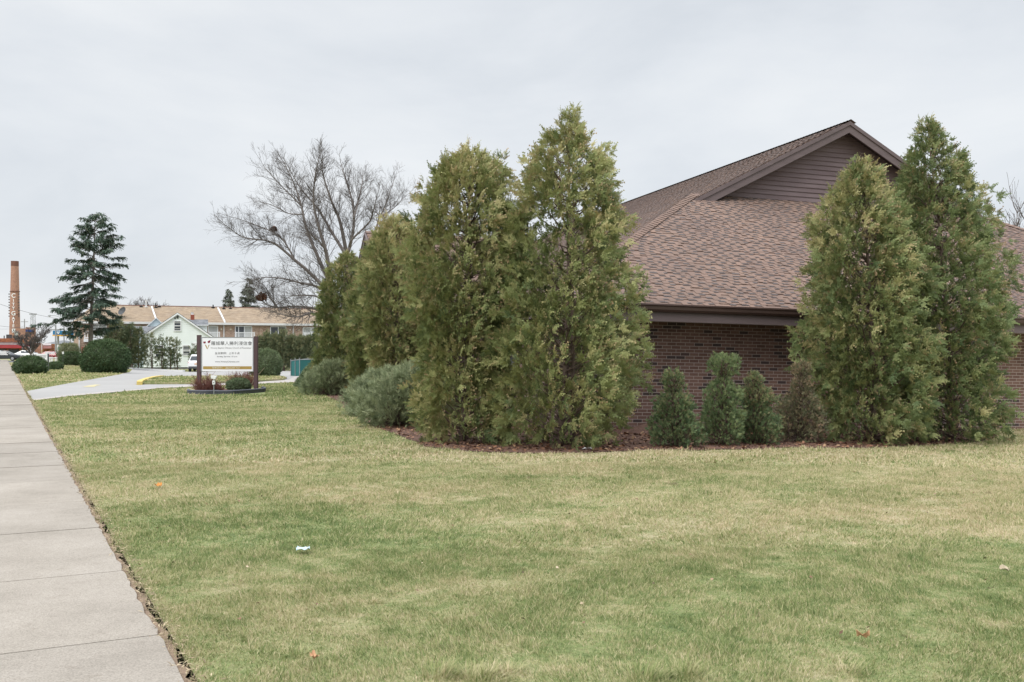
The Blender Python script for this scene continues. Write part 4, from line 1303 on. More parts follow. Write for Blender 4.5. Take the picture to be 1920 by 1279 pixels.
for sgn in (-1, 1):
    e0 = L(cx0 + sgn * (hwid + .3), HY - .25, ez - .21 + .06); e1 = e0 + Vector((0, 9.5, 0)); r0 = L(cx0, HY - .25, pz + .06); r1 = r0 + Vector((0, 9.5, 0))
    shingle_plane(m, e0, e1, r1, r0, .25, .025)
rf = m.build('roof', M['greyshingle'], house)
for sgn in (-1, 1):
    m = MB()
    a = L(cx0 + sgn * (hwid + .3), HY - .27, ez - .22); b = L(cx0, HY - .27, pz + .03)
    m.prism([a, b, b - Vector((0, 0, .22)), a - Vector((0, 0, .22))], (0, .05, 0)); m.build('bargeboard', M['white'], house)


def hwin(p0, p1, y0, y1, nb, mat='glass'):
    m = MB(); x0, x1, z0, z1 = hx(p0), hx(p1), hz(y1), hz(y0)
    t_ = .11
    m.box((x0 - t_, HY - .1, z0 - t_), (x0, HY - .02, z1 + t_)); m.box((x1, HY - .1, z0 - t_), (x1 + t_, HY - .02, z1 + t_))
    m.box((x0, HY - .1, z1), (x1, HY - .02, z1 + t_)); m.box((x0, HY - .12, z0 - t_), (x1, HY - .02, z0))
    m.box((x0, HY - .085, (z0 + z1) / 2 - .04), (x1, HY - .055, (z0 + z1) / 2 + .04))
    f_ = m.build('window', M['white'], house)
    m = MB(); m.box((x0, HY - .05, z0), (x1, HY - .03, z1)); m.build('pane', M[mat], f_)
    for i in range(nb):
        z = z0 + (z1 - z0) * (i + .6) / nb; m = MB(); m.box((x0 + .02, HY - .054, z - .06), (x1 - .02, HY - .0505, z + .03)); m.build('blind_slat', M['curtain'], f_)


hwin(327.2, 338.2, 602.8, 619.6, 3); hwin(292.5, 306, 648.5, 669, 2); hwin(343.8, 355.3, 648.6, 665, 4)
m = MB(); m.box((hx(331.2), HY - .07, hz(597.4)), (hx(334.8), HY - .03, hz(592))); m.build('gable_vent', M['darkgrey'], house); m = MB(); m.box((hx(327), HY - .07, hz(598.6)), (hx(329.8), HY - .03, hz(595.2))); m.build('gable_vent', M['darkgrey'], house)
m = MB(); m.box((hx(361.2), HY - .07, hz(650)), (hx(368.5), HY - .03, hz(642.5))); m.build('house_plaque', M['white'], house)
# cross wing at the right and low wing at the left
m = MB(); x1 = hx(390.5); WY = HY + 3
m.face([L(cx0, WY, zb), L(x1, WY, zb), L(x1, WY, hz(608)), L(cx0, WY, hz(608))]); m.face([L(x1, WY, zb), L(x1, WY + 5, zb), L(x1, WY + 5, hz(608)), L(x1, WY + 2.5, hz(598)), L(x1, WY, hz(608))])
m.build('wing_wall', M['mint'], house)
m = MB(); shingle_plane(m, L(cx0, WY - .2, hz(607.5)), L(x1 + .15, WY - .2, hz(607.5)), L(x1 + .15, WY + 2.5, hz(596.2)), L(cx0, WY + 2.5, hz(596.2))); shingle_plane(m, L(x1 + .15, WY + 5.2, hz(607.5)), L(cx0, WY + 5.2, hz(607.5)), L(cx0, WY + 2.5, hz(596.2)), L(x1 + .15, WY + 2.5, hz(596.2)))
m.build('wing_roof', M['greyshingle'], house)
m = MB(); m.box((cx0 + 1.5, WY - .3, hz(609.2)), (x1 + .15, WY - .2, hz(607.6))); m.build('wing_gutter', M['white'], house)
m = MB(); m.box((hx(358.5), WY + 2.2, hz(600)), (hx(366), WY + 2.7, hz(587))); ch = m.build('chimney', M['redbrick'], house)
m = MB(); m.box((hx(359), WY + 2.3, hz(587)), (hx(365), WY + 2.6, hz(586))); m.tube([L(hx(362), WY + 2.45, hz(586)), L(hx(362), WY + 2.45, hz(582.5))], [.1, .22], 8); m.build('chimney_cap', M['white'], ch)
# pale blue neighbour with a low grey roof
HB = 125.0; bm_ = F / HB; bx = lambda p: (p - CX) / bm_; bz = lambda y: EYE - (y - CY) / bm_
blue = thing('pale_blue_house', 'pale blue gabled house with a low grey roof, left of the mint green house', 'house', (bx(290), HB, bz(692)))
m = MB(); xa, xb2 = bx(250), bx(310)
m.face([L(xa, HB, bz(692)), L(xb2, HB, bz(692)), L(xb2, HB, bz(627)), L(xa, HB, bz(627))]); m.face([L(xa, HB, bz(692)), L(xa, HB + 6, bz(692)), L(xa, HB + 6, bz(627)), L(xa, HB, bz(627))])
m.face([L(bx(273), HB + 3.2, bz(612.5)), L(bx(313), HB + 3.2, bz(612.5)), L(bx(293), HB + 3.2, bz(595))])
m.build('wall', M['paleblue'], blue)
m = MB(); shingle_plane(m, L(xa - .2, HB - .3, bz(628)), L(xb2, HB - .3, bz(628)), L(xb2, HB + 3.1, bz(611)), L(xa - .2, HB + 3.1, bz(611)))
for sgn in (-1, 1):
    e0 = L(bx(293 + sgn * 21), HB + 3.0, bz(613)); r0 = L(bx(293), HB + 3.0, bz(594)); shingle_plane(m, e0, e0 + Vector((0, 6, 0)), r0 + Vector((0, 6, 0)), r0)
m.build('roof', M['greyshingle'], blue)
for sgn in (-1, 1):
    m = MB()
    a = L(bx(293 + sgn * 21), HB + 2.95, bz(613)); b = L(bx(293), HB + 2.95, bz(594)); m.prism([a, b, b - Vector((0, 0, .12)), a - Vector((0, 0, .12))], (0, .05, 0)); m.build('bargeboard', M['white'], blue)

for o_, c_ in ((house, (hx(333), HY, hz(692))), (blue, (bx(290), HB, bz(692)))):
    th = math.atan2(-c_[0], c_[1]); o_.matrix_world = Matrix.Translation(c_) @ Matrix.Rotation(th, 4, 'Z') @ Matrix.Diagonal((math.cos(th), 1, 1, 1))
# ------------------------------------------------------------------ bare trees
def twigs(mb, p, d, ln, r, lvl, rnd, up=.25, nb=(3, 5), n=3, minr=.006):
    """one twig and its side twigs"""
    p = Vector(p); d = Vector(d).normalized(); pts = [p]; seg = 4 if lvl > 0 else 3
    for i in range(seg):
        d = (d + Vector((rnd.gauss(0, .075), rnd.gauss(0, .075), rnd.gauss(0, .06) + up * .12))).normalized()
        pts.append(pts[-1] + d * ln / seg)
    rad = [max(minr, r * (1 - .75 * i / seg)) for i in range(seg + 1)]
    mb.tube(pts, rad, n if lvl < 2 else 5, cap=False)
    if lvl <= 0: return
    for k in range(rnd.randint(*nb)):
        t = rnd.uniform(.2, .98); i = min(int(t * seg), seg - 1); q = pts[i].lerp(pts[i + 1], t * seg - i)
        dd = (pts[i + 1] - pts[i]).normalized(); a = rnd.uniform(0, 6.28)
        s = dd.orthogonal().normalized(); b = dd.cross(s); sidev = s * math.cos(a) + b * math.sin(a)
        twigs(mb, q, dd * rnd.uniform(.7, 1.1) + sidev * rnd.uniform(.45, .85) + Vector((0, 0, up * .6)), ln * rnd.uniform(.45, .75) * (1.1 - .3 * t), max(minr, rad[i] * .62), lvl - 1, rnd, up, nb, n, minr)


def smooth_path(pts, k=5):
    out = []
    n = len(pts)
    for i in range(n - 1):
        p0, p1, p2, p3 = pts[max(i - 1, 0)], pts[i], pts[i + 1], pts[min(i + 2, n - 1)]
        for j in range(k):
            t = j / k
            out.append(.5 * ((2 * p1) + (p2 - p0) * t + (2 * p0 - 5 * p1 + 4 * p2 - p3) * t * t + (3 * p1 - p0 - 3 * p2 + p3) * t ** 3))
    out.append(pts[-1]); return out


def big_bare_tree():
    YT = 58.0; rnd = random.Random(21)
    base = GX(640, YT)
    root = thing('bare_tree', 'big leafless grey tree with wide spreading limbs rising behind the street-side arborvitaes', 'tree', base)
    tr = MB(); tw = MB()
    limbs = [  # pixel path, start/end radius, end depth offset
        ([(640, 700), (634, 640), (627, 590), (622, 540)], .42, .30, 0),
        ([(645, 700), (648, 600), (650, 530), (650, 476)], .34, .22, 1.2),
        ([(627, 590), (615, 549), (581, 512), (552, 487), (521, 461), (498, 451), (457, 445), (428, 426)], .17, .02, -2.5),
        ([(552, 487), (544, 471), (524, 443), (488, 425), (442, 409)], .08, .015, -.5),
        ([(622, 545), (619, 533), (599, 489), (575, 430), (565, 386), (552, 347), (532, 304)], .19, .02, 1.5),
        ([(565, 386), (544, 365), (516, 337), (495, 312)], .07, .014, 0),
        ([(568, 402), (540, 400), (514, 386), (492, 380)], .05, .012, 1),
        ([(622, 540), (612, 476), (599, 430), (588, 381), (591, 329), (599, 296)], .17, .02, -1.5),
        ([(650, 480), (622, 435), (596, 391), (565, 355), (542, 316)], .13, .02, 3),
        ([(650, 476), (637, 414), (622, 378), (606, 329), (604, 300)], .15, .02, -.8),
        ([(652, 470), (655, 466), (663, 425), (661, 381), (648, 337), (640, 309)], .16, .02, 1.8),
        ([(655, 462), (661, 448), (692, 417), (700, 395), (706, 370)], .10, .02, -2),
        ([(663, 410), (676, 360), (681, 328)], .08, .014, 2.2),
        ([(690, 470), (702, 438), (712, 408), (722, 386), (738, 340)], .11, .015, 2),
        ([(712, 408), (736, 392), (758, 370)], .06, .012, 1),
        ([(623, 560), (614, 549), (590, 536), (565, 531), (534, 523), (498, 520), (470, 526)], .12, .015, -3),
        ([(622, 575), (606, 564), (590, 555), (568, 554), (545, 556), (520, 570)], .09, .012, 2),
        ([(628, 600), (599, 582), (575, 576), (545, 575), (521, 577), (498, 570), (488, 556)], .12, .02, -2),
        ([(521, 577), (505, 556), (499, 540), (480, 524)], .06, .012, -1),
        ([(630, 612), (599, 592), (581, 587), (565, 593), (550, 594), (530, 590), (514, 584)], .12, .02, -4),
        ([(612, 476), (601, 455), (580, 440), (560, 436)], .06, .012, -2.5),
        ([(648, 600), (668, 540), (676, 500), (690, 470)], .16, .10, 2.5),
    ]
    ends = {}
    for pix, r0, r1, dy in limbs:
        y0 = ends.get(pix[0], 0.0)
        pts = [P(a, b, YT + y0 + (dy) * (i / (len(pix) - 1)) ** 1.2) for i, (a, b) in enumerate(pix)]
        for i, q in enumerate(pix): ends[q] = y0 + dy * (i / (len(pix) - 1)) ** 1.2
        if pix[0][1] >= 700: pts[0].z = base.z - .1
        sp = smooth_path(pts, 6); n = len(sp)
        rad = [.85 * (r0 + (r1 - r0) * (i / (n - 1)) ** .8) for i in range(n)]
        tr.tube(sp, rad, 8)
        if r1 > .09: continue
        L_ = sum((b - a).length for a, b in zip(sp, sp[1:]))
        for kx in range(int(L_ * 8)):
            t = rnd.uniform(.12, 1.0) ** .85; i = min(int(t * (n - 1)), n - 2); d = (sp[i + 1] - sp[i]).normalized()
            a = rnd.uniform(0, 6.28); s = d.orthogonal().normalized(); b = d.cross(s); sv = s * math.cos(a) + b * math.sin(a)
            twigs(tw, sp[i], d * .8 + sv * .75 + Vector((0, 0, .18)), rnd.uniform(.8, 1.9) * (1.15 - .6 * t), min(rad[i] * .45, .018), 2, rnd, .2, (3, 5), 3, .0036)
        twigs(tw, sp[-1], sp[-1] - sp[-2], 1.0, r1, 2, rnd, .15, (3, 5), 3, .005)
    tr.build('trunk', M['bark'], root, smooth=True)
    tw.build('crown', M['twig'], root)
    for (a, b, dy, s) in ((513, 430, -.4, .16), (490.5, 557, -2, .26)):
        g = np.random.default_rng(int(a)); n = 420
        Pm = np.array(P(a, b, YT + dy)) + rand_unit(n, g) * (g.random(n) ** .4)[:, None] * np.array([s * 1.2, s, s * .8])
        V, Fc, tt, tp = scatter(np.array([(0, -.4, 0), (.5, -.5, .1), (1, 0, 0), (.5, .5, .1)]), np.array([(0, 1, 2, 3)]), Pm, rand_unit(n, g), rand_unit(n, g), g.uniform(.06, .14, n), g.random(n))
        o = np_mesh('nest', V, Fc, M['nest'], {'tint': tt})
        tag(o, 'brown leaf nest on the upper left limb of the bare tree' if a > 500 else 'reddish brown leaf nest on a low bare branch above the apartment roof', 'nest')


big_bare_tree()


def bare_tree(label, base, H, spread, seed, r=.12, forks=5, lvl=3, minr=.012, group=None, lean=0, h0=.22, nb=(3, 5)):
    rnd = random.Random(seed); base = Vector(base)
    root = thing('bare_tree', label, 'tree', base, None, group); tr = MB(); tw = MB()
    top = base + Vector((lean, 0, H * h0)); tr.tube([base - Vector((0, 0, .1)), base.lerp(top, .5), top], [r, r * .85, r * .75], 7)
    for k_ in range(forks):
        a = k_ * 6.283 / forks + rnd.uniform(-.4, .4); el = rnd.uniform(.6, 1.3)
        d = Vector((math.cos(a) * spread / H, math.sin(a) * spread / H * .8, el)).normalized()
        ln = H * (1 - h0) * rnd.uniform(.55, .75)
        pts = [top]; q = d.copy()
        for i in range(5):
            q = (q + Vector((rnd.gauss(0, .1), rnd.gauss(0, .1), .05))).normalized(); pts.append(pts[-1] + q * ln / 5)
        tr.tube(pts, [r * .6 * (1 - .8 * i / 5) for i in range(6)], 5)
        for i in range(1, 6):
            for j in range(3):
                a2 = rnd.uniform(0, 6.28); sv = Vector((math.cos(a2), math.sin(a2), .3))
                twigs(tw, pts[i], q * .7 + sv * .6, ln * .42 * rnd.uniform(.6, 1.1), r * .2, lvl - 1, rnd, .25, nb, 3, minr)
    tr.build('trunk', M['bark'], root); tw.build('crown', M['twig'], root)
    return root


bare_tree('small bare tree with a rounded twiggy crown in front of the brick shops', GX(58, 128), 4.9, 4.6, 5, .14, 7, 3, .016, h0=.2)
FBG = 'bare trees behind the apartment roof'
bare_tree('leftmost hazy bare treetop above the apartment roof, next to the spruce', GX(236, 185), 12.3, 7, 7, .2, 7, 3, .02, group=FBG)
bare_tree('widest hazy bare treetop above the apartment roof, near the white vent pipe', GX(268, 190), 12.8, 8, 8, .2, 8, 3, .02, group=FBG)
bare_tree('thin hazy bare treetop above the apartment roof, behind the white vent pipe', GX(299, 188), 12.0, 6, 9, .2, 7, 3, .02, group=FBG)
bare_tree('thin bare tree rising behind the right end of the church roof', GX(1892, 44) , 9.4, 2.6, 12, .11, 4, 2, .007, h0=.45, nb=(2, 3))


# ------------------------------------------------------------------ spruces
def spruce(label, base, H, prf, seed, mat='spruce', nwhorl=26, size=.6, cat='tree', crown0=.2, side=0.0, per=20, tr_r=.28, lean=0.0, group=None, name='spruce_tree', bare=0.0):
    g = np.random.default_rng(seed); rnd = random.Random(seed); base = Vector(base)
    root = thing(name, label, cat, base, None, group); tr = MB()
    axis = lambda t: base + Vector((lean * t, 0, H * t))
    tr.tube([axis(t) - Vector((0, 0, .2 if t == 0 else 0)) for t in np.linspace(0, .98, 10)], [tr_r * (1 - .92 * t) for t in np.linspace(0, 1, 10)], 8)
    Pos = []; D = []; T = []
    for i in range(nwhorl):
        t = crown0 + (1 - crown0) * (i + .5) / nwhorl
        nb = 6 if t < .9 else 4
        for k_ in range(nb):
            a = k_ * 6.283 / nb + rnd.uniform(-.5, .5) + i * .7; tj = min(.99, t + rnd.uniform(-.028, .028))
            Lr, Ll = prf(t)
            R = (Lr * (1 + math.cos(a)) / 2 + Ll * (1 - math.cos(a)) / 2) * rnd.uniform(.6, 1.12)
            isb = rnd.random() < bare * (1 if math.cos(a) > -.2 else .45) * (1 if t < .62 else .15)
            s = axis(tj); pts = [s]; n = 7; dz = (rnd.uniform(-.34, -.02) if t < .36 else rnd.uniform(-.6, -.1)) if t < .7 else rnd.uniform(-.1, .35)
            for j in range(1, n + 1):
                f = j / n
                pts.append(s + Vector((math.cos(a) * R * f, math.sin(a) * R * f, dz * R * f + .16 * R * f * f + rnd.uniform(-.04, .04) * R)))
            tr.tube(pts, [.05 * (1 - .8 * j / n) * (H / 16) for j in range(n + 1)], 4, cap=False)
            if isb:
                for q in range(5):
                    j = rnd.randint(2, n - 1); a2 = a + rnd.choice((-1, 1)) * rnd.uniform(.5, 1)
                    tr.tube([pts[j], pts[j] + Vector((math.cos(a2), math.sin(a2), -.15)) * R * .22], [.015, .006], 3, cap=False)
                continue
            m = max(3, int(per * R / 3))
            for q in range(m):
                f = rnd.uniform(.18, 1.0) ** .8; j = min(int(f * n), n - 1); c = pts[j].lerp(pts[j + 1], f * n - j)
                sg = rnd.choice((-1, 1)); a2 = a + sg * rnd.uniform(.1, 1.1)
                for h in range(3):
                    Pos.append(c + Vector((rnd.gauss(0, .12), rnd.gauss(0, .12), rnd.uniform(-.16, .06))) * (H / 16)); D.append((math.cos(a2) * .8, math.sin(a2) * .8, rnd.uniform(-.5, .3))); T.append(rnd.gauss(.45, .18) + .2 * (t - .5))
    Pos = np.array(Pos); D = np.array(D); n = len(Pos)
    up = rand_unit(n, g) * .5; up[:, 2] += 1
    V, Fc, tt, tp = scatter(SPRAY[0], SPRAY[1], Pos, D, up, size * g.uniform(.6, 1.25, n), np.clip(T, 0, 1), np.where(g.random(n) < .1, .5, 0))
    np_mesh('crown', V, Fc, M[mat], {'tint': tt, 'tip': tp}, root)
    tr.build('trunk', M['bark'], root)
    return root


def spf(t):
    r = np.interp(t, [.15, .22, .30, .40, .50, .60, .68, .74, .82, .90, 1.0], [.8, 2.2, 2.6, 2.7, 3.0, 3.1, 3.2, 3.0, 2.6, 2.1, .2])
    l = np.interp(t, [.15, .22, .32, .40, .46, .55, .63, .72, .80, .90, 1.0], [1.3, 2.7, 4.6, 4.9, 4.4, 2.7, 3.2, 2.7, 2.3, 1.5, .2])
    return r, l


sb = GX(168, 100)
spruce('tall ragged spruce with a bare lower trunk by the apartment corner', sb, EYE + (655 - 395) / F * 100 - sb.z, spf, 4, nwhorl=25, size=.40, crown0=.2, per=36, lean=.6, bare=.42)
cg = 'dark conifers behind the apartment roof'
cb = GX(467, 190); spruce('taller pointed conifer showing above the apartment roof', cb, EYE + (655 - 520) / F * 190 - cb.z, lambda t: (5.2 * (1.02 - t),) * 2, 5, 'sprucefar', 20, .6, crown0=.35, per=30, group=cg, name='conifer_tree')
cb = GX(429, 190); spruce('shorter conifer left of the taller one above the apartment roof', cb, EYE + (655 - 541) / F * 190 - cb.z, lambda t: (4.6 * (1.02 - t),) * 2, 6, 'sprucefar', 18, .55, crown0=.35, per=30, group=cg, name='conifer_tree')

# ------------------------------------------------------------------ hedge rows of thin arborvitaes
HG = 'thin arborvitaes planted along the parking lot'


def hedge_tree(label, pxx, ytop, width, seed, Y=108, yb=692, tint=.45, gap=.12, low=.0, nc=48):
    b = GX(pxx, Y); pm = F / Y; H = EYE + (655 - ytop) / pm - b.z; R = width / 2 / pm
    prf = [(0, .25), (.12, .55), (.3, .8), (.55, 1), (.75, .9), (.9, .6), (1, .12)]
    clump_tree('hedge_arborvitae', label, 'tree', b, H, R, (0, 0), prf, nclump=nc, per=26, size=.24, csize=.38, nfr=5, mat='thujafar', tmpl=FROND_L, seed=seed, group=HG, inner=.3, gap=gap, trunk_r=.09, crownbase=.08, tint0=tint, trunks=2, topyellow=.2, tipamt=.12, ssz=.4)


for i, (p, yt, wd, tn, gp, lb) in enumerate([
        (219, 601, 44, .5, .03, 'fullest and tallest thin arborvitae behind the dome-shaped bush'), (245, 609, 26, .3, .1, 'dark narrow arborvitae between the tallest one and the pale blue house'),
        (261, 616, 24, .55, .12, 'thin arborvitae standing in front of the low grey roof'), (282, 626, 24, .5, .18, 'sparse arborvitae at the left edge of the mint house'),
        (302, 631, 20, .45, .25, 'see-through arborvitae in front of the left ground-floor window of the mint house'), (317, 634, 18, .42, .25, 'spindly arborvitae right of the left ground-floor window of the mint house'),
        (330, 638, 20, .42, .2, 'leaning thin arborvitae between the two ground-floor windows of the mint house'), (364, 649, 14, .3, .2, 'short arborvitae by the white car and the house plaque')]):
    hedge_tree(lb, p, yt, wd, 100 + i, tint=tn, gap=gp, nc=260 if i == 0 else 130 if i < 3 else 42)
for i, (p, yt, wd, lb) in enumerate([(487, 634, 22, 'low arborvitae directly behind the right post of the church sign'), (501, 626, 24, 'arborvitae above the leaning rounded bush'), (517, 629, 24, 'arborvitae under the left pane of the dark apartment window'),
                                     (531, 619, 26, 'highest arborvitae of the row behind the green screen, under the dark apartment window'), (549, 631, 24, 'arborvitae below the downpipe of the apartment wall'), (564, 633, 24, 'arborvitae directly behind the green screen'),
                                     (579, 633, 22, 'arborvitae under the balcony right of the downpipe'), (592, 627, 22, 'arborvitae at the right end of the row, next to the church trees')]):
    hedge_tree(lb, p, yt, wd, 130 + i, Y=104, tint=.5, gap=.06, nc=150)

# ------------------------------------------------------------------ church sign
SL = P(373.5, 655, 38.9); SR = P(480, 655, 38.9)
sdir = Vector((SR.x - SL.x, SR.y - SL.y, 0)).normalized(); sn = Vector((sdir.y, -sdir.x, 0))   # towards the camera
if sn.y > 0: sn = -sn
sb_ = Vector((SL.x, SL.y, TZ(SL.x, SL.y)))
SM = Matrix(((sdir.x, sn.x, 0, sb_.x), (sdir.y, sn.y, 0, sb_.y), (0, 0, 1, sb_.z), (0, 0, 0, 1)))
sign = thing('church_sign', 'white church notice board with Chinese and English lettering between two brown posts', 'sign')
sign.matrix_world = SM; ROOT[sign.name] = SM
WS = (Vector((SR.x, SR.y, 0)) - Vector((SL.x, SL.y, 0))).length
for x, zt_ in ((0, 2.155), (WS, 2.105)):
    m = MB(); m.box((x - .075, -.075, -.25), (x + .075, .075, zt_)); m.build('post', M['postbrown'], sign, local=True, bevel=.008)
x0, x1, z0, z1 = .085, WS - .078, .735, 2.075
m = MB(); m.box((x0, -.055, z0), (x1, .055, z1)); pn = m.build('panel', M['panel'], sign, local=True, bevel=.006)
m = MB()
for q in ((x0, x0 + .045), (x1 - .035, x1)): m.box((q[0], .0555, z0), (q[1], .064, z1))
m.box((x0 + .045, .0555, z1 - .025), (x1 - .035, .064, z1))
m.build('panel_frame', M['metalgrey'], pn, local=True)
# facing matrix: text x along sdir, y up, front towards sn
FM = SM @ Matrix(((1, 0, 0, 0), (0, 0, 1, .0605), (0, 1, 0, 0), (0, 0, 0, 1)))
pxs = (x1 - x0) / 98.0
tx = lambda p: x0 + (p - 377) * pxs
tz = lambda y: z1 - (y - 632.3) / 64.4 * (z1 - z0)
fz = .0575
m = MB(); m.box((tx(381), .0555, tz(692.6)), (tx(471.5), fz, tz(687))); bn = m.build('banner', M['gold'], pn, local=True)


def stext(body, cx_, cy_, size, mat, width=None, offset=0, name='lettering', shear=0, par=None):
    text_mesh(body, size, name, M[mat], par or pn, FM @ Matrix.Translation((tx(cx_), tz(cy_), 0)), offset=offset, width=width, shear=shear)


stext('羅城華人勝利浸信會', 434, 644.4, .165, 'ink', width=76 * pxs, offset=-.0005)
stext('Victory Baptist Chinese Church of Rochester', 433, 652.6, .085, 'greyink', width=76 * pxs)
stext('主日崇拜：上午十点', 426, 662.8, .095, 'ink', width=46 * pxs)
stext('Sunday Service: 10 a.m.', 426, 668.8, .075, 'ink', width=38 * pxs)
stext('www.VictoryChinese.com', 426, 678.4, .08, 'ink', width=45 * pxs)
stext('耶穌愛你！', 409, 689.9, .085, 'cream', width=19 * pxs, par=bn)
stext('Jesus Loves You!', 436, 689.9, .085, 'cream', width=27 * pxs, shear=.25, offset=.001, par=bn)
# emblem: two crimson flags over a golden V
m = MB()
q = lambda pts: m.prism([L(tx(a), .0556, tz(b)) for a, b in pts], (0, .004, 0))
q([(381, 641), (385.6, 640.4), (386.3, 643.6), (382.4, 644.4)]); q([(389.6, 640), (394.8, 637.6), (394, 642.6), (390, 643.6)])
m.build('emblem_flags', M['redink'], pn, local=True)
m = MB(); q([(384.4, 647), (386.4, 646.8), (389.2, 652.6), (388.6, 655.2)]); q([(389.8, 652.8), (391.2, 646.8), (393, 646.6), (389.3, 655)])
m.build('emblem_chevron', M['gold'], pn, local=True)

# bed edging
for pts, lb in (([(353, 736.5), (356, 739), (385, 739.8), (410, 739.4)], 'short left piece of dark plastic edging round the sign bed'), ([(402, 740), (420, 739.9), (445, 739.2), (475, 737), (493, 735.2), (497, 733.4), (492, 731.6)], 'long curved right piece of dark plastic edging under the sign')):
    gp = [G(*p) for p in pts]; gp = smooth_path(gp, 4)
    root = thing('landscape_edging', lb, 'edging', gp[0])
    m = MB()
    for a, b in zip(gp, gp[1:]):
        d = Vector((b.x - a.x, b.y - a.y, 0)).normalized(); n = Vector((-d.y, d.x, 0)) * .035
        m.prism([p + Vector((0, 0, -.05)) for p in (a - n, b - n, b + n, a + n)], (0, 0, .15))
    m.build('board', M['edging'], root)
    m = MB(); m.tube([p + Vector((0, 0, .11)) for p in gp], .045, 8); m.build('rounded_top', M['edging'], root, smooth=True)
drape('sign_bed', px([(354, 736), (358, 738.5), (385, 739.3), (420, 739.4), (445, 738.8), (475, 736.6), (492, 735), (495, 733.4), (489, 730.5), (440, 729), (380, 731)]), M['mulch'], .02, .6)


def twig_bush(label, pxb, yb, width, ytop, seed, nst=110):
    b = G(pxb, yb); pm = F / b.y; R = width / 2 / pm; H = EYE - (ytop - CY) / pm - b.z; rnd = random.Random(seed)
    root = thing('twiggy_shrub', label, 'shrub', b, None, 'leafless red-brown shrubs under the church sign'); m = MB()
    for i in range(nst):
        a = rnd.uniform(0, 6.28); r = R * rnd.random() ** .6
        s = b + Vector((math.cos(a) * r * .45, math.sin(a) * r * .35, -.03)); h = H * rnd.uniform(.55, 1) * (1 - .35 * (r / R) ** 2)
        d = Vector((math.cos(a) * r * .9, math.sin(a) * r * .7, h)); twigs(m, s, d, h * 1.02, .009, 1, rnd, .1, (3, 5), 3, .005)
    m.build('twigs', M['redtwig'], root)


twig_bush('dense red-brown leafless shrub in front of the left sign post', 386, 737, 52, 704, 1, 170)
twig_bush('airy red-brown leafless shrub behind the small round bush', 452, 726, 60, 694, 2, 130)
twig_bush('small leafless shrub beside the white floodlight stake', 408, 737, 26, 714, 3, 50)
# floodlight on a stake
fb = G(401, 740.3); pm = F / fb.y
fl = thing('floodlight', 'small white floodlight and junction box on a thin stake in front of the sign', 'floodlight', fb)
m = MB(); m.tube([fb - Vector((0, 0, .1)), fb + Vector((0, 0, .36))], .018, 6); m.build('stake', M['metalgrey'], fl)
m = MB(); m.box((fb.x - .045, fb.y - .04, fb.z + .36), (fb.x + .045, fb.y + .04, fb.z + .50)); jb = m.build('junction_box', M['white'], fl, bevel=.006)
m = MB(); m.tube([fb + Vector((0, -.042, .43)), fb + Vector((0, -.048, .43))], .016, 8); m.build('outlet', M['black'], jb)
m = MB(); m.tube([fb + Vector((0, 0, .5)), fb + Vector((.01, 0, .57))], .02, 6); m.prism([fb + Vector(p) for p in ((-.09, -.05, .57), (.06, -.05, .54), (.12, -.05, .66), (-.10, -.05, .68))], (0, .1, 0)); m.build('lamp_head', M['white'], fl, bevel=.008)
m = MB(); a = G(468, 731); m.tube([a, P(478, 707, a.y), P(487, 700, a.y + .1), P(496, 689.5, a.y + .1)], [.022, .018, .015, .008], 6)
tag(m.build('bare_branch', M['straw']), 'pale bare branch leaning against the right sign post', 'branch')


# ------------------------------------------------------------------ cars
def wheel_pair(root, M4, xs, ys, r, wd=.2):
    for x in xs:
        for y in ys:
            m = MB(); c = Vector((x, y, r)); yv = Vector((0, wd / 2, 0))
            m.tube([M4 @ (c - yv), M4 @ (c - yv * .8), M4 @ (c + yv * .8), M4 @ (c + yv)], [r * .9, r, r, r * .9], 18)
            wl = m.build('wheel', M['black'], root, smooth=False)
            s = -1 if y < 0 else 1; m = MB(); q = c + Vector((0, s * (wd / 2 + .004), 0))
            m.tube([M4 @ q, M4 @ (q + Vector((0, s * .012, 0)))], r * .6, 14); m.build('rim', M['steel'], wl)


def loft(sections, M4):
    """sections: list of (x, [(y,z)...]) with equal point counts -> MB"""
    m = MB()
    for (xa, a), (xb_, b) in zip(sections, sections[1:]):
        for i in range(len(a) - 1):
            m.face([M4 @ Vector((xa, *a[i])), M4 @ Vector((xb_, *b[i])), M4 @ Vector((xb_, *b[i + 1])), M4 @ Vector((xa, *a[i + 1]))])
    for xa, a in (sections[0], sections[-1]): m.face([M4 @ Vector((xa, *p)) for p in a])
    return m


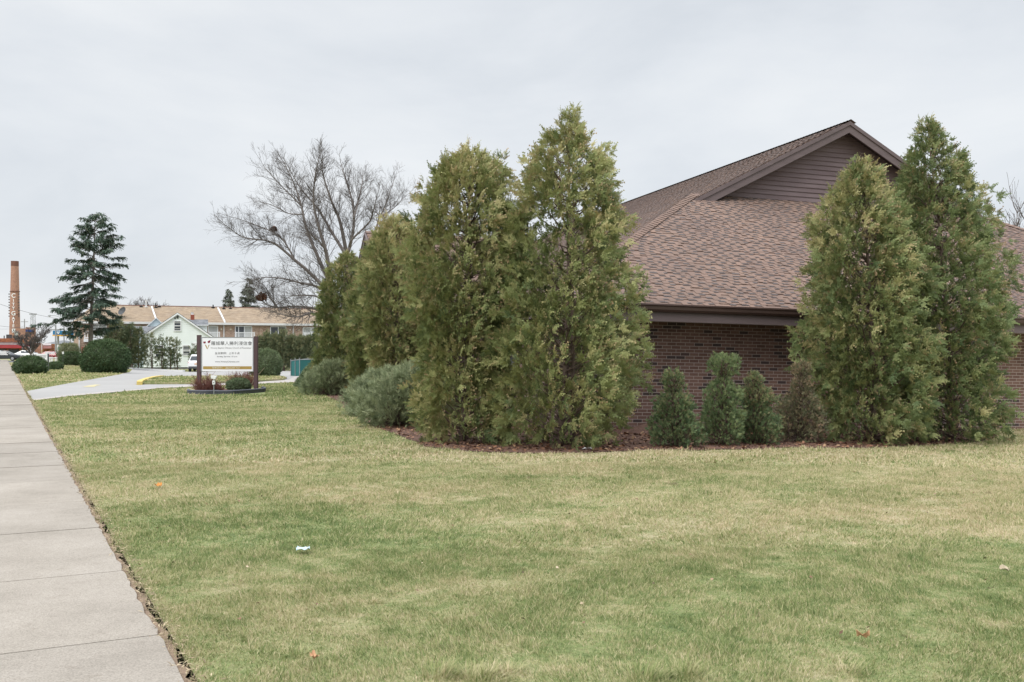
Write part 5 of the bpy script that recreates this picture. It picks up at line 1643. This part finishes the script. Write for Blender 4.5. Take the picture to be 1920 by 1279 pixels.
def car(name, label, cat, loc, rotz, kind, paint, group=None):
    M4 = Matrix.Translation(loc) @ Matrix.Rotation(rotz, 4, 'Z')
    root = thing(name, label, cat, loc, rotz, group)
    if kind == 'suv':
        Lh, W, zb, zs, zr = 2.35, .93, .32, 1.02, 1.74
        body = [(-2.35, .50, .98, .86), (-2.28, .34, 1.05, .91), (-1.5, .30, 1.06, W), (0, .30, 1.04, W), (1.2, .30, 1.02, W), (1.9, .32, .98, .90), (2.35, .42, .82, .80)]
        cab = [(-2.26, 1.04, .84, .84), (-1.98, 1.62, .84, .66), (-1.6, 1.72, .84, .68), (0, 1.75, .85, .69), (.45, 1.70, .85, .68), (1.2, 1.03, .84, .80)]
    else:
        Lh, W = 2.35, .9
        body = [(-2.35, .42, .92, .78), (-2.2, .30, .98, .86), (-1.3, .26, .99, W), (0, .25, .96, W), (1.0, .26, .94, W), (1.9, .28, .86, .86), (2.35, .38, .68, .74)]
        cab = [(-1.75, .97, .80, .80), (-.95, 1.40, .80, .58), (-.2, 1.45, .80, .58), (.35, 1.38, .80, .58), (1.15, .93, .80, .78)]
    secs = [(x, [(-w_ * .86, z0), (-w_, z0 + .12), (-w_, z1 - .15), (-w_ * .93, z1), (w_ * .93, z1), (w_, z1 - .15), (w_, z0 + .12), (w_ * .86, z0), (-w_ * .86, z0)]) for x, z0, z1, w_ in body]
    loft(secs, M4).build('body', M[paint], root, bevel=0, smooth=False)
    base_z = cab[0][1]
    secs = [(x, [(-wb, base_z - .05), (-wt, z), (wt, z), (wb, base_z - .05), (-wb, base_z - .05)]) for x, z, wb, wt in cab]
    gh = loft(secs, M4).build('greenhouse', M[paint], root)
    # glazing set just proud of the cabin
    m = MB(); zt = max(c_[1] for c_ in cab)
    for s in (-1, 1):
        x0_, x1_ = (cab[1][0] - .02, cab[-2][0] - .1)
        for xa, xb_ in ((x0_ + .05, (x0_ + x1_) / 2 - .05), ((x0_ + x1_) / 2 + .05, x1_ + .2)):
            wb, wt = cab[1][2], cab[2][3]
            f = lambda z: wb + (wt - wb) * (z - base_z + .05) / (zt - base_z + .05)
            z0_, z1_ = base_z + .06, zt - .12
            m.face([M4 @ Vector((xa, s * (f(z0_) + .012), z0_)), M4 @ Vector((xb_ + .12, s * (f(z0_) + .012), z0_)), M4 @ Vector((xb_, s * (f(z1_) + .012), z1_)), M4 @ Vector((xa, s * (f(z1_) + .012), z1_))])
    m.build('side_window', M['glass'], root)
    for nm, (ca, cb_), sg in (('rear_window', (cab[0], cab[1]), -1), ('windscreen', (cab[-1], cab[-2]), 1)):
        m = MB(); a = Vector((ca[0], 0, ca[1])); b = Vector((cb_[0], 0, cb_[1])); p0 = a.lerp(b, .18); p1 = a.lerp(b, .88); off = Vector((sg * .02, 0, .012))
        w0, w1 = ca[3] * .86, cb_[3] * .9
        m.face([M4 @ (p0 + off + Vector((0, -w0, 0))), M4 @ (p0 + off + Vector((0, w0, 0))), M4 @ (p1 + off + Vector((0, w1, 0))), M4 @ (p1 + off + Vector((0, -w1, 0)))])
        m.build(nm, M['glass'], root)
    bx_ = -2.35
    for s in (-1, 1):
        m = MB(); z = .9 if kind == 'suv' else .78
        m.box((bx_ - .03 + .05, s * .72 - .16, z - .08), (bx_ + .25, s * .72 + .17, z + .10), M4); m.build('tail_lamp', M['lamp_red'], root, bevel=.01)
        m = MB(); m.box((2.12, s * .62 - .16, z - .16), (2.34, s * .62 + .14, z - .02), M4); m.build('headlight', M['glass'], root, bevel=.01)
        m = MB(); m.box((.75, s * (W + .1) - .09, base_z - .02), (.95, s * (W + .1) + .09, base_z + .13), M4); m.build('wing_mirror', M[paint], root, bevel=.02)
    m = MB(); m.box((bx_ - .035, -.26, .74), (bx_ - .005 + .02, .26, .87), M4); m.build('number_plate', M['plate'], root)
    m = MB(); m.box((bx_ - .05, -.84, .34), (bx_ + .22, .84, .56), M4); m.build('rear_bumper', M['darkgrey'], root, bevel=.03)
    m = MB(); m.box((2.12, -.78, .3), (2.40, .78, .46), M4); m.build('front_bumper', M['darkgrey'] if kind == 'suv' else M[paint], root, bevel=.03)
    wheel_pair(root, M4, (-1.42, 1.42), (-W + .1, W - .1), .36 if kind == 'suv' else .32)
    return root


c = GX(366, 99); car('parked_car', 'white sport utility car seen from behind, half hidden by the left sign post', 'car', Vector((c.x, c.y + 1.8, c.z)), math.radians(99), 'suv', 'carwhite')
c = GX(8, 139); car('parked_car', 'dark sedan crossing the far end of the pavement', 'car', Vector((c.x, c.y, c.z)), math.radians(6), 'sedan', 'carnavy')
c = GX(54, 152); car('parked_car', 'distant white car behind the round bush and the white lawn sign', 'car', c, math.radians(10), 'sedan', 'carwhite')
c = GX(99, 156); car('parked_car', 'distant dark red car beside the low white rail', 'car', Vector((c.x, c.y, TZ(c.x, c.y))), math.radians(4), 'sedan', 'carred')

# ------------------------------------------------------------------ far left: chimney stack, shops, canopy, poles
YS = 300.0; sm = F / YS
sx = lambda p: (p - CX) / sm
szz = lambda y: EYE - (y - CY) / sm
stack = thing('smokestack', 'tall tapering orange brick smokestack with white vertical CITYGATE lettering', 'chimney', (sx(21.5), YS, 0))


def taper(ya, yb, ra, rb_, n=24, uvk=True):
    m = MB(); c = Vector((sx(21.6), YS + 2, 0))
    for i in range(n):
        a0, a1 = 2 * math.pi * i / n, 2 * math.pi * (i + 1) / n
        za, zb_ = szz(ya), szz(yb)
        v = lambda a, r, z: c + Vector((math.cos(a) * r, math.sin(a) * r, z))
        m.face([v(a0, ra, za), v(a1, ra, za), v(a1, rb_, zb_), v(a0, rb_, zb_)], [(a0 * ra, za), (a1 * ra, za), (a1 * ra, zb_), (a0 * ra, zb_)])
    m.face([c + Vector((math.cos(2 * math.pi * i / n) * rb_, math.sin(2 * math.pi * i / n) * rb_, szz(yb))) for i in range(n)])
    return m


taper(672, 489, 1.72, 1.05).build('shaft', M['stackbrick'], stack)
taper(498, 488.6, 1.11, 1.09).build('sooty_top', M['soot'], stack)
for y in (546, 590): taper(y + .7, y - .7, 1.43, 1.42).build('iron_band', M['soot'], stack)
for i in range(9):
    y = 551 + i * 5.2; m = MB()
    for s in (-1, 1): m.box((sx(21.6) + s * 1.5 - .12, YS + 1.4, szz(y) - .16), (sx(21.6) + s * 1.5 + .12, YS + 1.7, szz(y) + .16))
    m.build('lamp_bracket', M['darkgrey'], stack)
for ch_, y, sz in zip('CITYGATE', (554.5, 563.5, 570.8, 578, 587.8, 597, 604, 611.5), (1.75, 1.15, 1.15, 1.2, 1.75, 1.2, 1.2, 1.2)):
    text_mesh(ch_, sz * 1.05, 'lettering', M['white'], stack, Matrix.Translation((sx(24.4), YS + .25, szz(y))) @ Matrix.Rotation(math.pi / 2, 4, 'X'), offset=.03)
m = MB(); m.box((sx(21.8), YS + .2, szz(623.4)), (sx(27.6), YS + .3, szz(616.2))); lg = m.build('emblem_board', M['white'], stack)
m = MB(); m.prism([L(sx(23), YS + .19, szz(617.5)), L(sx(25), YS + .19, szz(617.5)), L(sx(26.6), YS + .19, szz(621.8)), L(sx(25.4), YS + .19, szz(622.2))], (0, -.03, 0)); m.build('emblem', M['darkgrey'], lg)


def shop(label, Y, boxes, cat='building', name='brick_shop'):
    mm = F / Y; fx = lambda p: (p - CX) / mm; fz_ = lambda y: EYE - (y - CY) / mm
    root = thing(name, label, cat, (fx(boxes[0][1]), Y, 0))
    for nm, p0, p1, y0, y1, mat, d0, d1 in boxes:
        m = MB(); za = fz_(y1) if y1 < 667 else -.5
        m.box((fx(p0), Y + d0, za), (fx(p1), Y + d1, fz_(y0))); m.build(nm, M[mat], root)
    cx_ = fx((boxes[0][1] + boxes[0][2]) / 2); th = math.atan2(-cx_, Y); T_ = Matrix.Translation((cx_, Y, 0))
    root.matrix_world = T_ @ Matrix.Rotation(th, 4, 'Z') @ Matrix.Diagonal((math.cos(th), 1, 1, 1)) @ T_.inverted() @ root.matrix_world
    return root


shop('long low brick shop with a red awning behind the dark sedan', 178,
     [('wall', -45, 44, 646, 668, 'orangebrick', 0, 14), ('parapet', -45, 50, 634.5, 641.5, 'orangebrick', -.2, 14), ('window_band', -44, 41, 641.5, 646.5, 'curtain', -.1, 13.8), ('awning', -44, 40.5, 646.8, 652.8, 'redawning', -1.3, -.02),
      ('shop_window', -40, -12, 655, 664, 'glass', -.06, -.01), ('shop_window', -8, 12, 655, 664, 'glass', -.06, -.01), ('shop_window', 16, 36, 655, 664, 'glass', -.06, -.01), ('white_pier', 41.5, 46, 645, 668, 'offwhite', -.3, 0), ('roof_hood', 12, 23, 627, 634.5, 'darkgrey', 2, 8), ('roof_vent', 7, 9, 629, 634.5, 'black', 3, 4)])
shop('taller brown brick building with a blue sign, just right of the smokestack', 235,
     [('wall', 30, 67, 616, 668, 'stackbrick', 0, 20), ('upper_storey', 48, 66.5, 613.5, 616, 'stackbrick', .2, 19), ('side_wall_strip', 27, 34, 622, 634, 'curtain', -.3, -.02), ('blue_sign', 48, 63, 618, 622.5, 'signblue', -.4, -.02)])
shop('small brick shop with a faded pink awning, left of the blue canopy', 196,
     [('wall', 79, 104, 645, 668, 'orangebrick', 0, 10), ('roof_band', 80.5, 96, 644, 647.5, 'white', -.2, -.02), ('awning', 81, 96.5, 648.5, 653.5, 'pinkawning', -1.2, -.21), ('doorway', 83, 84.4, 657, 663, 'black', -.05, -.01), ('doorway', 88, 89.4, 657, 663, 'black', -.05, -.01), ('doorway', 99, 100.5, 657, 661, 'black', -.05, -.01)])
shop('dull red brick shop front partly behind the small bare tree', 205, [('wall', 46, 78, 643, 668, 'stackbrick', 0, 10), ('awning', 47, 57, 645, 650, 'redawning', -1, -.02), ('white_board', 53, 61, 650, 658, 'white', -1.4, -1.3)])
# grey hipped roof far behind
mm = F / 260; fx = lambda p: (p - CX) / mm; fzz = lambda y: EYE - (y - CY) / mm
hr = thing('distant_house', 'distant building with a low blue-grey hipped roof behind the pink awning shop', 'building', (fx(105), 260, 0))
m = MB(); A = [L(fx(84), 258, fzz(645)), L(fx(122), 258, fzz(645)), L(fx(122), 272, fzz(645)), L(fx(84), 272, fzz(645))]; B = [L(fx(100), 265, fzz(638)), L(fx(108), 265, fzz(638))]
m.face([A[0], A[1], B[1], B[0]]); m.face([A[1], A[2], B[1]]); m.face([A[2], A[3], B[0], B[1]]); m.face([A[3], A[0], B[0]]); m.build('roof', M['greyshingle'], hr)
m = MB(); m.box((fx(86), 259, -.5), (fx(120), 271, fzz(645))); m.build('wall', M['paleblue'], hr)

# filling station canopy
YC = 172.0; mm = F / YC; fx = lambda p: (p - CX) / mm; fzz = lambda y: EYE - (y - CY) / mm
cn = thing('station_canopy', 'blue flat filling station canopy with a white emblem and a yellow lower edge', 'canopy', (fx(122), YC, 0))
m = MB(); m.box((fx(99), YC, fzz(627.8)), (fx(147), YC + 9, fzz(620))); m.build('fascia', M['blue'], cn)
m = MB(); m.box((fx(98.6), YC - .08, fzz(630)), (fx(147), YC + 9.1, fzz(628))); m.build('lower_edge', M['amber'], cn)
for p, yy in ((104, 1), (143, 1), (104, 8), (143, 8), (126, 4)):
    m = MB(); m.box((fx(p) - .12, YC + yy - .12, -1), (fx(p) + .12, YC + yy + .12, fzz(630))); m.build('column', M['metalgrey'], cn)
m = MB()
for dx, dy, r_ in ((-1.6, -1.0, 1.25), (1.6, -1.0, 1.25), (0, 1.3, 1.35)):
    m.prism([L(fx(109.4 + dx + r_ * math.cos(a)), YC - .02, fzz(623.8 + dy + r_ * .9 * math.sin(a))) for a in np.linspace(0, 2 * math.pi, 10, endpoint=False)], (0, -.04, 0))
m.build('emblem', M['white'], cn)
ts = thing('pole_sign', 'pale teal sign board standing below the blue canopy, left of the tall hedge', 'sign', (fx(110), 150, 0))
mm = F / 150; fx = lambda p: (p - CX) / mm; fzz = lambda y: EYE - (y - CY) / mm
m = MB(); m.box((fx(107), 150, fzz(662)), (fx(113), 150.2, fzz(646.5))); m.build('board', M['white'], ts)
m = MB(); m.prism([L(fx(a), 149.98, fzz(b)) for a, b in ((108, 651), (109.4, 651), (110, 653), (110.8, 651), (112.2, 651), (110.7, 655), (110.7, 657), (109.4, 657), (109.4, 655))], (0, -.03, 0)); m.build('emblem', M['teal'], ts)
m = MB(); m.box((fx(107.4), 150.02, -1), (fx(108.2), 150.18, fzz(662))); m.box((fx(111.8), 150.02, -1), (fx(112.6), 150.18, fzz(662))); m.build('post', M['metalgrey'], ts)

# street lamp, poles and cables
YL = 150.0; mm = F / YL; fx = lambda p: (p - CX) / mm; fzz = lambda y: EYE - (y - CY) / mm
lp = thing('street_lamp', 'grey street lamp with a long curved arm above the blue canopy', 'street lamp', (fx(120), YL, 0))
m = MB(); m.tube([L(fx(120), YL, -.8), L(fx(120), YL, fzz(599))], [.11, .07], 8); m.build('pole', M['metalgrey'], lp)
m = MB(); m.tube(smooth_path([L(fx(120), YL, fzz(604)), L(fx(112), YL, fzz(595)), L(fx(103), YL, fzz(592)), L(fx(95), YL, fzz(592))], 4), .05, 6); m.build('arm', M['metalgrey'], lp)
m = MB(); m.tube([L(fx(95.5), YL, fzz(592)), L(fx(93), YL, fzz(592.2)), L(fx(90), YL, fzz(592))], [.08, .16, .06], 8); m.build('lamp_head', M['metalgrey'], lp)
m = MB(); m.box((fx(116.5), YL - .1, fzz(612)), (fx(134), YL + .1, fzz(611.5))); m.build('crossbar', M['metalgrey'], lp)
PG = 'utility poles above the shops'
for p, yt, Y, lb in ((46, 598, 250, 'plain wooden utility pole above the brown brick building'), (104.5, 610, 165, 'thin grey pole at the left end of the blue canopy'), (132, 606, 200, 'short pole above the middle of the blue canopy')):
    mm2 = F / Y; x = (p - CX) / mm2; zt = EYE - (yt - CY) / mm2
    r_ = thing('utility_pole', lb, 'pole', (x, Y, 0), None, PG)
    m = MB(); m.tube([L(x, Y, -1), L(x, Y, zt)], [.16, .11], 7); m.build('shaft', M['metalgrey'], r_)
    m = MB(); m.box((x - .9, Y - .06, zt - .8), (x + .9, Y + .06, zt - .65)); m.build('crossarm', M['metalgrey'], r_)
Y = 270; mm2 = F / Y; x = (62 - CX) / mm2; zt = EYE - (588 - CY) / mm2
lt = thing('lattice_tower', 'thin grey lattice mast rising above the small bare tree', 'mast', (x, Y, 0)); m = MB()
for dx, dy in ((-.5, -.5), (.5, -.5), (.5, .5), (-.5, .5)): m.tube([L(x + dx * 1.4, Y + dy * 1.4, 0), L(x + dx * .7, Y + dy * .7, zt)], .06, 4)
z = 0; sgn_ = 1
while z < zt - 1:
    for dy in (-.5, .5): m.tube([L(x - sgn_ * .6, Y + dy, z), L(x + sgn_ * .6, Y + dy, z + 1)], .035, 3)
    z += 1; sgn_ = -sgn_
m.build('lattice', M['metalgrey'], lt)
m = MB(); m.box((x - 1, Y - .1, zt - .3), (x + 1, Y + .1, zt)); m.build('antenna', M['metalgrey'], lt)
for i, (pa, pb, Ya, Yb, sag, lb) in enumerate((((-60, 548), (128, 600), 120, 150, .5, 'uppermost cable slanting down past the smokestack to the street lamp'), ((-60, 600), (104.5, 612), 130, 165, .6, 'second cable crossing the lower part of the smokestack lettering'), ((-60, 607), (46, 611), 140, 250, .8, 'third cable running level to the wooden utility pole'))):
    a = P(*pa, Ya); b = P(*pb, Yb)
    m = MB(); m.tube([a.lerp(b, t) - Vector((0, 0, sag * 4 * t * (1 - t))) for t in np.linspace(0, 1, 16)], .022, 4)
    tag(m.build('overhead_cable', M['wire']), lb, 'cable', 'overhead cables')

# white lawn sign, rail, red fence post
a = G(87.5, 696.5); YW = a.y; mm = F / YW; fx = lambda p: (p - CX) / mm; fzz = lambda y: EYE - (y - CY) / mm
ws = thing('lawn_sign', 'white double-panel lawn sign on dark posts behind the dark rounded bush', 'sign', (fx(76), YW, TZ(fx(76), YW)))
m = MB(); m.box((fx(62.5), YW, fzz(678)), (fx(89.5), YW + .05, fzz(663.6))); bd = m.build('board', M['white'], ws)
m = MB()
for y, q0, q1 in ((666.3, 74, 87), (668.3, 73, 86), (670.2, 74, 86)): m.box((fx(q0), YW - .012, fzz(y + .35)), (fx(q1), YW - .002, fzz(y - .25)))
m.build('lettering', M['greyink'], bd)
m = MB(); m.box((fx(65), YW - .012, fzz(670)), (fx(70), YW - .002, fzz(667.2))); m.build('emblem', M['green'], bd)
m = MB(); m.box((fx(83), YW, fzz(696)), (fx(88), YW + .05, fzz(679))); m.build('lower_board', M['white'], ws)
for p in (62.3, 90.2):
    m = MB(); m.box((fx(p) - .035, YW - .04, TZ(fx(p), YW) - .2), (fx(p) + .035, YW + .08, fzz(663))); m.build('post', M['darkgrey'], ws)
YR = 120.0; mm = F / YR; fx = lambda p: (p - CX) / mm; fzz = lambda y: EYE - (y - CY) / mm
rl = thing('white_rail', 'low white wooden rail between the lawn sign and the low dark hedge', 'fence', (fx(104), YR, TZ(fx(104), YR)))
for p in (93, 97, 104, 111, 117):
    m = MB(); m.box((fx(p) - .08, YR, TZ(fx(p), YR) - .2), (fx(p) + .08, YR + .14, fzz(669.3))); m.build('post', M['offwhite'], rl)
m = MB(); m.box((fx(93), YR - .05, fzz(672)), (fx(117), YR - .01, fzz(670.2))); m.build('rail', M['offwhite'], rl)
YR = 110.0; mm = F / YR; fx = lambda p: (p - CX) / mm; fzz = lambda y: EYE - (y - CY) / mm
rf_ = thing('red_fence', 'dark red board fence with two tall posts at the foot of the spruce', 'fence', (fx(158), YR, TZ(fx(158), YR)))
m = MB(); m.box((fx(153.5), YR, -1), (fx(168), YR + .08, fzz(656.5))); m.build('board_panel', M['redpaint'], rf_)
for p in (154.6, 158.4):
    m = MB(); m.box((fx(p) - .06, YR - .05, -1), (fx(p) + .06, YR + .12, fzz(650.5))); m.build('post', M['redpaint'], rf_)
m = MB(); m.box((fx(152.4), YR - .3, fzz(667)), (fx(154.3), YR - .25, fzz(660))); tag(m.build('notice_board', M['white']), 'tiny white notice in front of the dark red fence', 'sign')
YR = 101.0; mm = F / YR; fx = lambda p: (p - CX) / mm; fzz = lambda y: EYE - (y - CY) / mm
m = MB(); m.box((fx(116.3), YR, fzz(664)), (fx(119.6), YR + .05, fzz(659.5))); nb_ = thing('hedge_notice', 'small white notice on a stake in front of the tall olive hedge', 'sign', (fx(118), YR, TZ(fx(118), YR)))
m.build('board', M['white'], nb_); m = MB(); m.box((fx(117.7), YR + .01, TZ(fx(118), YR) - .1), (fx(118.2), YR + .04, fzz(664))); m.build('stake', M['darkgrey'], nb_)

# green fabric screen round a bin enclosure
a = G(547, 705.5); YG = a.y; mm = F / YG; fx = lambda p: (p - CX) / mm; fzz = lambda y: EYE - (y - CY) / mm
gs = thing('green_screen_fence', 'green fabric-covered fence enclosure with thin grey posts in the parking lot', 'fence', (fx(565), YG, TZ(fx(565), YG)))
corners = [L(fx(545.5), YG, 0), L(fx(566.5), YG - .8, 0), L(fx(600), YG + .6, 0), L(fx(578), YG + 4.2, 0), L(fx(556), YG + 4, 0)]
zt = [fzz(677.5), fzz(675), fzz(675.5), fzz(675), fzz(675)]
m = MB(); n = len(corners)
for i in range(n):
    p, q_ = corners[i], corners[(i + 1) % n]; d = (q_ - p).normalized(); nn_ = Vector((-d.y, d.x, 0)) * .02
    zb0, zb1 = TZ(p.x, p.y) + .03, TZ(q_.x, q_.y) + .03; z0_, z1_ = zt[i], zt[(i + 1) % n]
    m.prism([L(p.x, p.y, zb0), L(q_.x, q_.y, zb1), L(q_.x, q_.y, z1_), L(p.x, p.y, z0_)], nn_)
m.build('fabric', M['green'], gs)
for p, z in zip(corners + [corners[0].lerp(corners[1], .5)], zt + [fzz(676)]):
    m = MB(); m.tube([L(p.x, p.y - .04, TZ(p.x, p.y) - .1), L(p.x, p.y - .04, z + .12)], .024, 7); m.tube([L(p.x, p.y - .04, z + .1), L(p.x, p.y - .04, z + .15)], .035, 7); m.build('post', M['metalgrey'], gs)
m = MB()
for i in range(n):
    p, q_ = corners[i], corners[(i + 1) % n]; m.tube([L(p.x, p.y, zt[i] + .04), L(q_.x, q_.y, zt[(i + 1) % n] + .04)], .025, 6)
m.build('top_rail', M['metalgrey'], gs)


# ------------------------------------------------------------------ litter
def crumple(name, label, cat, pxx, py, rx, ry, h, mat, seed, nx=7, ny=5, rz=0.0, lift=.02):
    c = G(pxx, py); g = np.random.default_rng(seed)
    m = MB(); grid = []
    for j in range(ny):
        row = []
        for i in range(nx):
            u_, v_ = i / (nx - 1) * 2 - 1, j / (ny - 1) * 2 - 1
            e_ = 1 - .25 * abs(u_) ** 2 * g.random()
            x, y = u_ * rx * (1 - .2 * v_ * v_ * g.random()), v_ * ry * e_
            X = x * math.cos(rz) - y * math.sin(rz); Yy = x * math.sin(rz) + y * math.cos(rz)
            row.append(c + Vector((X, Yy, lift + h * g.random() * (.5 + .5 * abs(v_)))))
        grid.append(row)
    for j in range(ny - 1):
        for i in range(nx - 1): m.face([grid[j][i], grid[j][i + 1], grid[j + 1][i + 1], grid[j + 1][i]])
    o = m.build(name, M[mat]); tag(o, label, cat)
    sm_ = o.modifiers.new('thickness', 'SOLIDIFY'); sm_.thickness = .002
    return o


crumple('paper_tissue', 'crumpled pale blue paper tissue lying on the lawn', 'litter', 568, 1039, .052, .045, .035, 'tissue', 1, lift=.03)
crumple('fallen_leaf', 'bright orange leaf on the grass near the pavement', 'leaf', 297, 918, .032, .05, .05, 'leaforange', 2, 5, 5, lift=.035)
crumple('fallen_leaf', 'curled tan leaf at the bottom edge of the lawn', 'leaf', 590, 1246, .018, .034, .03, 'leafbrown', 3, 5, 5, .5, lift=.035)
crumple('fallen_leaf', 'upright brown leaf in the grass below the bushy arborvitae', 'leaf', 1618, 1209, .018, .035, .05, 'leafbrown', 4, 5, 5, 1.1, lift=.035)
crumple('fallen_leaf', 'pale curled leaf in the grass near the right edge of the lawn', 'leaf', 1884, 1078, .03, .03, .04, 'straw', 5, 5, 5, .4, lift=.035)
crumple('paper_scrap', 'left piece of crushed white paper at the foot of the biggest arborvitae', 'litter', 1096, 845, .035, .05, .03, 'offwhite', 6, 5, 4, lift=.02)
crumple('paper_scrap', 'right piece of crushed white paper at the foot of the biggest arborvitae', 'litter', 1106, 844.5, .03, .05, .035, 'offwhite', 7, 5, 4, lift=.02)

# ------------------------------------------------------------------ sky, sun, camera
W_ = bpy.data.worlds.new('World'); scene.world = W_; W_.use_nodes = True
nt = W_.node_tree; nt.nodes.clear()
wo = nt.nodes.new('ShaderNodeOutputWorld'); bg = nt.nodes.new('ShaderNodeBackground'); nt.links.new(bg.outputs[0], wo.inputs[0])
SUN_EL, SUN_AZ = math.radians(48), math.radians(215)      # azimuth clockwise from +Y
sky = N(nt, 'ShaderNodeTexSky', sky_type='NISHITA'); sky.sun_disc = False; sky.sun_elevation = SUN_EL; sky.sun_rotation = SUN_AZ
tc = N(nt, 'ShaderNodeTexCoord')
sp = N(nt, 'ShaderNodeSeparateXYZ'); nt.links.new(tc.outputs['Generated'], sp.inputs[0])
mp = N(nt, 'ShaderNodeMapping'); mp.inputs['Scale'].default_value = (1.6, 1.6, 4.2); mp.inputs['Location'].default_value = (.3, .2, .1); nt.links.new(tc.outputs['Generated'], mp.inputs[0])
cl = N(nt, 'ShaderNodeTexNoise', Scale=1.9, Detail=7.0, Roughness=.56, Distortion=.25); nt.links.new(mp.outputs[0], cl.inputs['Vector'])
cr = ramp(nt, [(.30, SKY_LO), (.50, SKY_MID), (.70, SKY_HI)]); nt.links.new(cl.outputs[0], cr.inputs[0])
ze = N(nt, 'ShaderNodeMapRange'); ze.inputs[1].default_value = .36; ze.inputs[2].default_value = 1.0; ze.inputs[3].default_value = 1.0; ze.inputs[4].default_value = SKY_ZEN
nt.links.new(sp.outputs[2], ze.inputs[0])
vm = N(nt, 'ShaderNodeVectorMath', operation='SCALE'); nt.links.new(cr.outputs[0], vm.inputs[0])
tn = N(nt, 'ShaderNodeMath', operation='MULTIPLY'); nt.links.new(ze.outputs[0], tn.inputs[0]); tn.inputs[1].default_value = 10.0
nt.links.new(tn.outputs[0], vm.inputs['Scale'])
mx = mixc(nt, 'MIX', .93); nt.links.new(sky.outputs[0], mx.inputs[6]); nt.links.new(vm.outputs[0], mx.inputs[7])
nt.links.new(mx.outputs[2], bg.inputs[0]); bg.inputs[1].default_value = .1

sl_ = bpy.data.lights.new('sun', 'SUN'); sl_.energy = SUN_E; sl_.angle = math.radians(25); sl_.color = (1, .965, .92)
so = bpy.data.objects.new('sun', sl_); COL.objects.link(so)
dv = Vector((math.sin(SUN_AZ) * math.cos(SUN_EL), math.cos(SUN_AZ) * math.cos(SUN_EL), math.sin(SUN_EL)))
so.rotation_euler = dv.to_track_quat('Z', 'Y').to_euler(); so.location = dv * 50

cd = bpy.data.cameras.new('camera'); cam = bpy.data.objects.new('camera', cd); COL.objects.link(cam)
cam.location = (0, 0, EYE); cam.rotation_euler = (math.pi / 2, 0, 0)
cd.sensor_width = 36; cd.lens = 36 * F / 1920; cd.shift_y = (CY - 639.5) / 1920; cd.clip_start = .1; cd.clip_end = 6000
scene.camera = cam
scene.view_settings.view_transform = 'Standard'; scene.view_settings.look = 'None'; scene.view_settings.exposure = EXPO; scene.view_settings.gamma = 1
scene.render.film_transparent = False
scene.cycles.max_bounces = 6; scene.cycles.diffuse_bounces = 4; scene.cycles.transparent_max_bounces = 4
scene.cycles.use_denoising = True
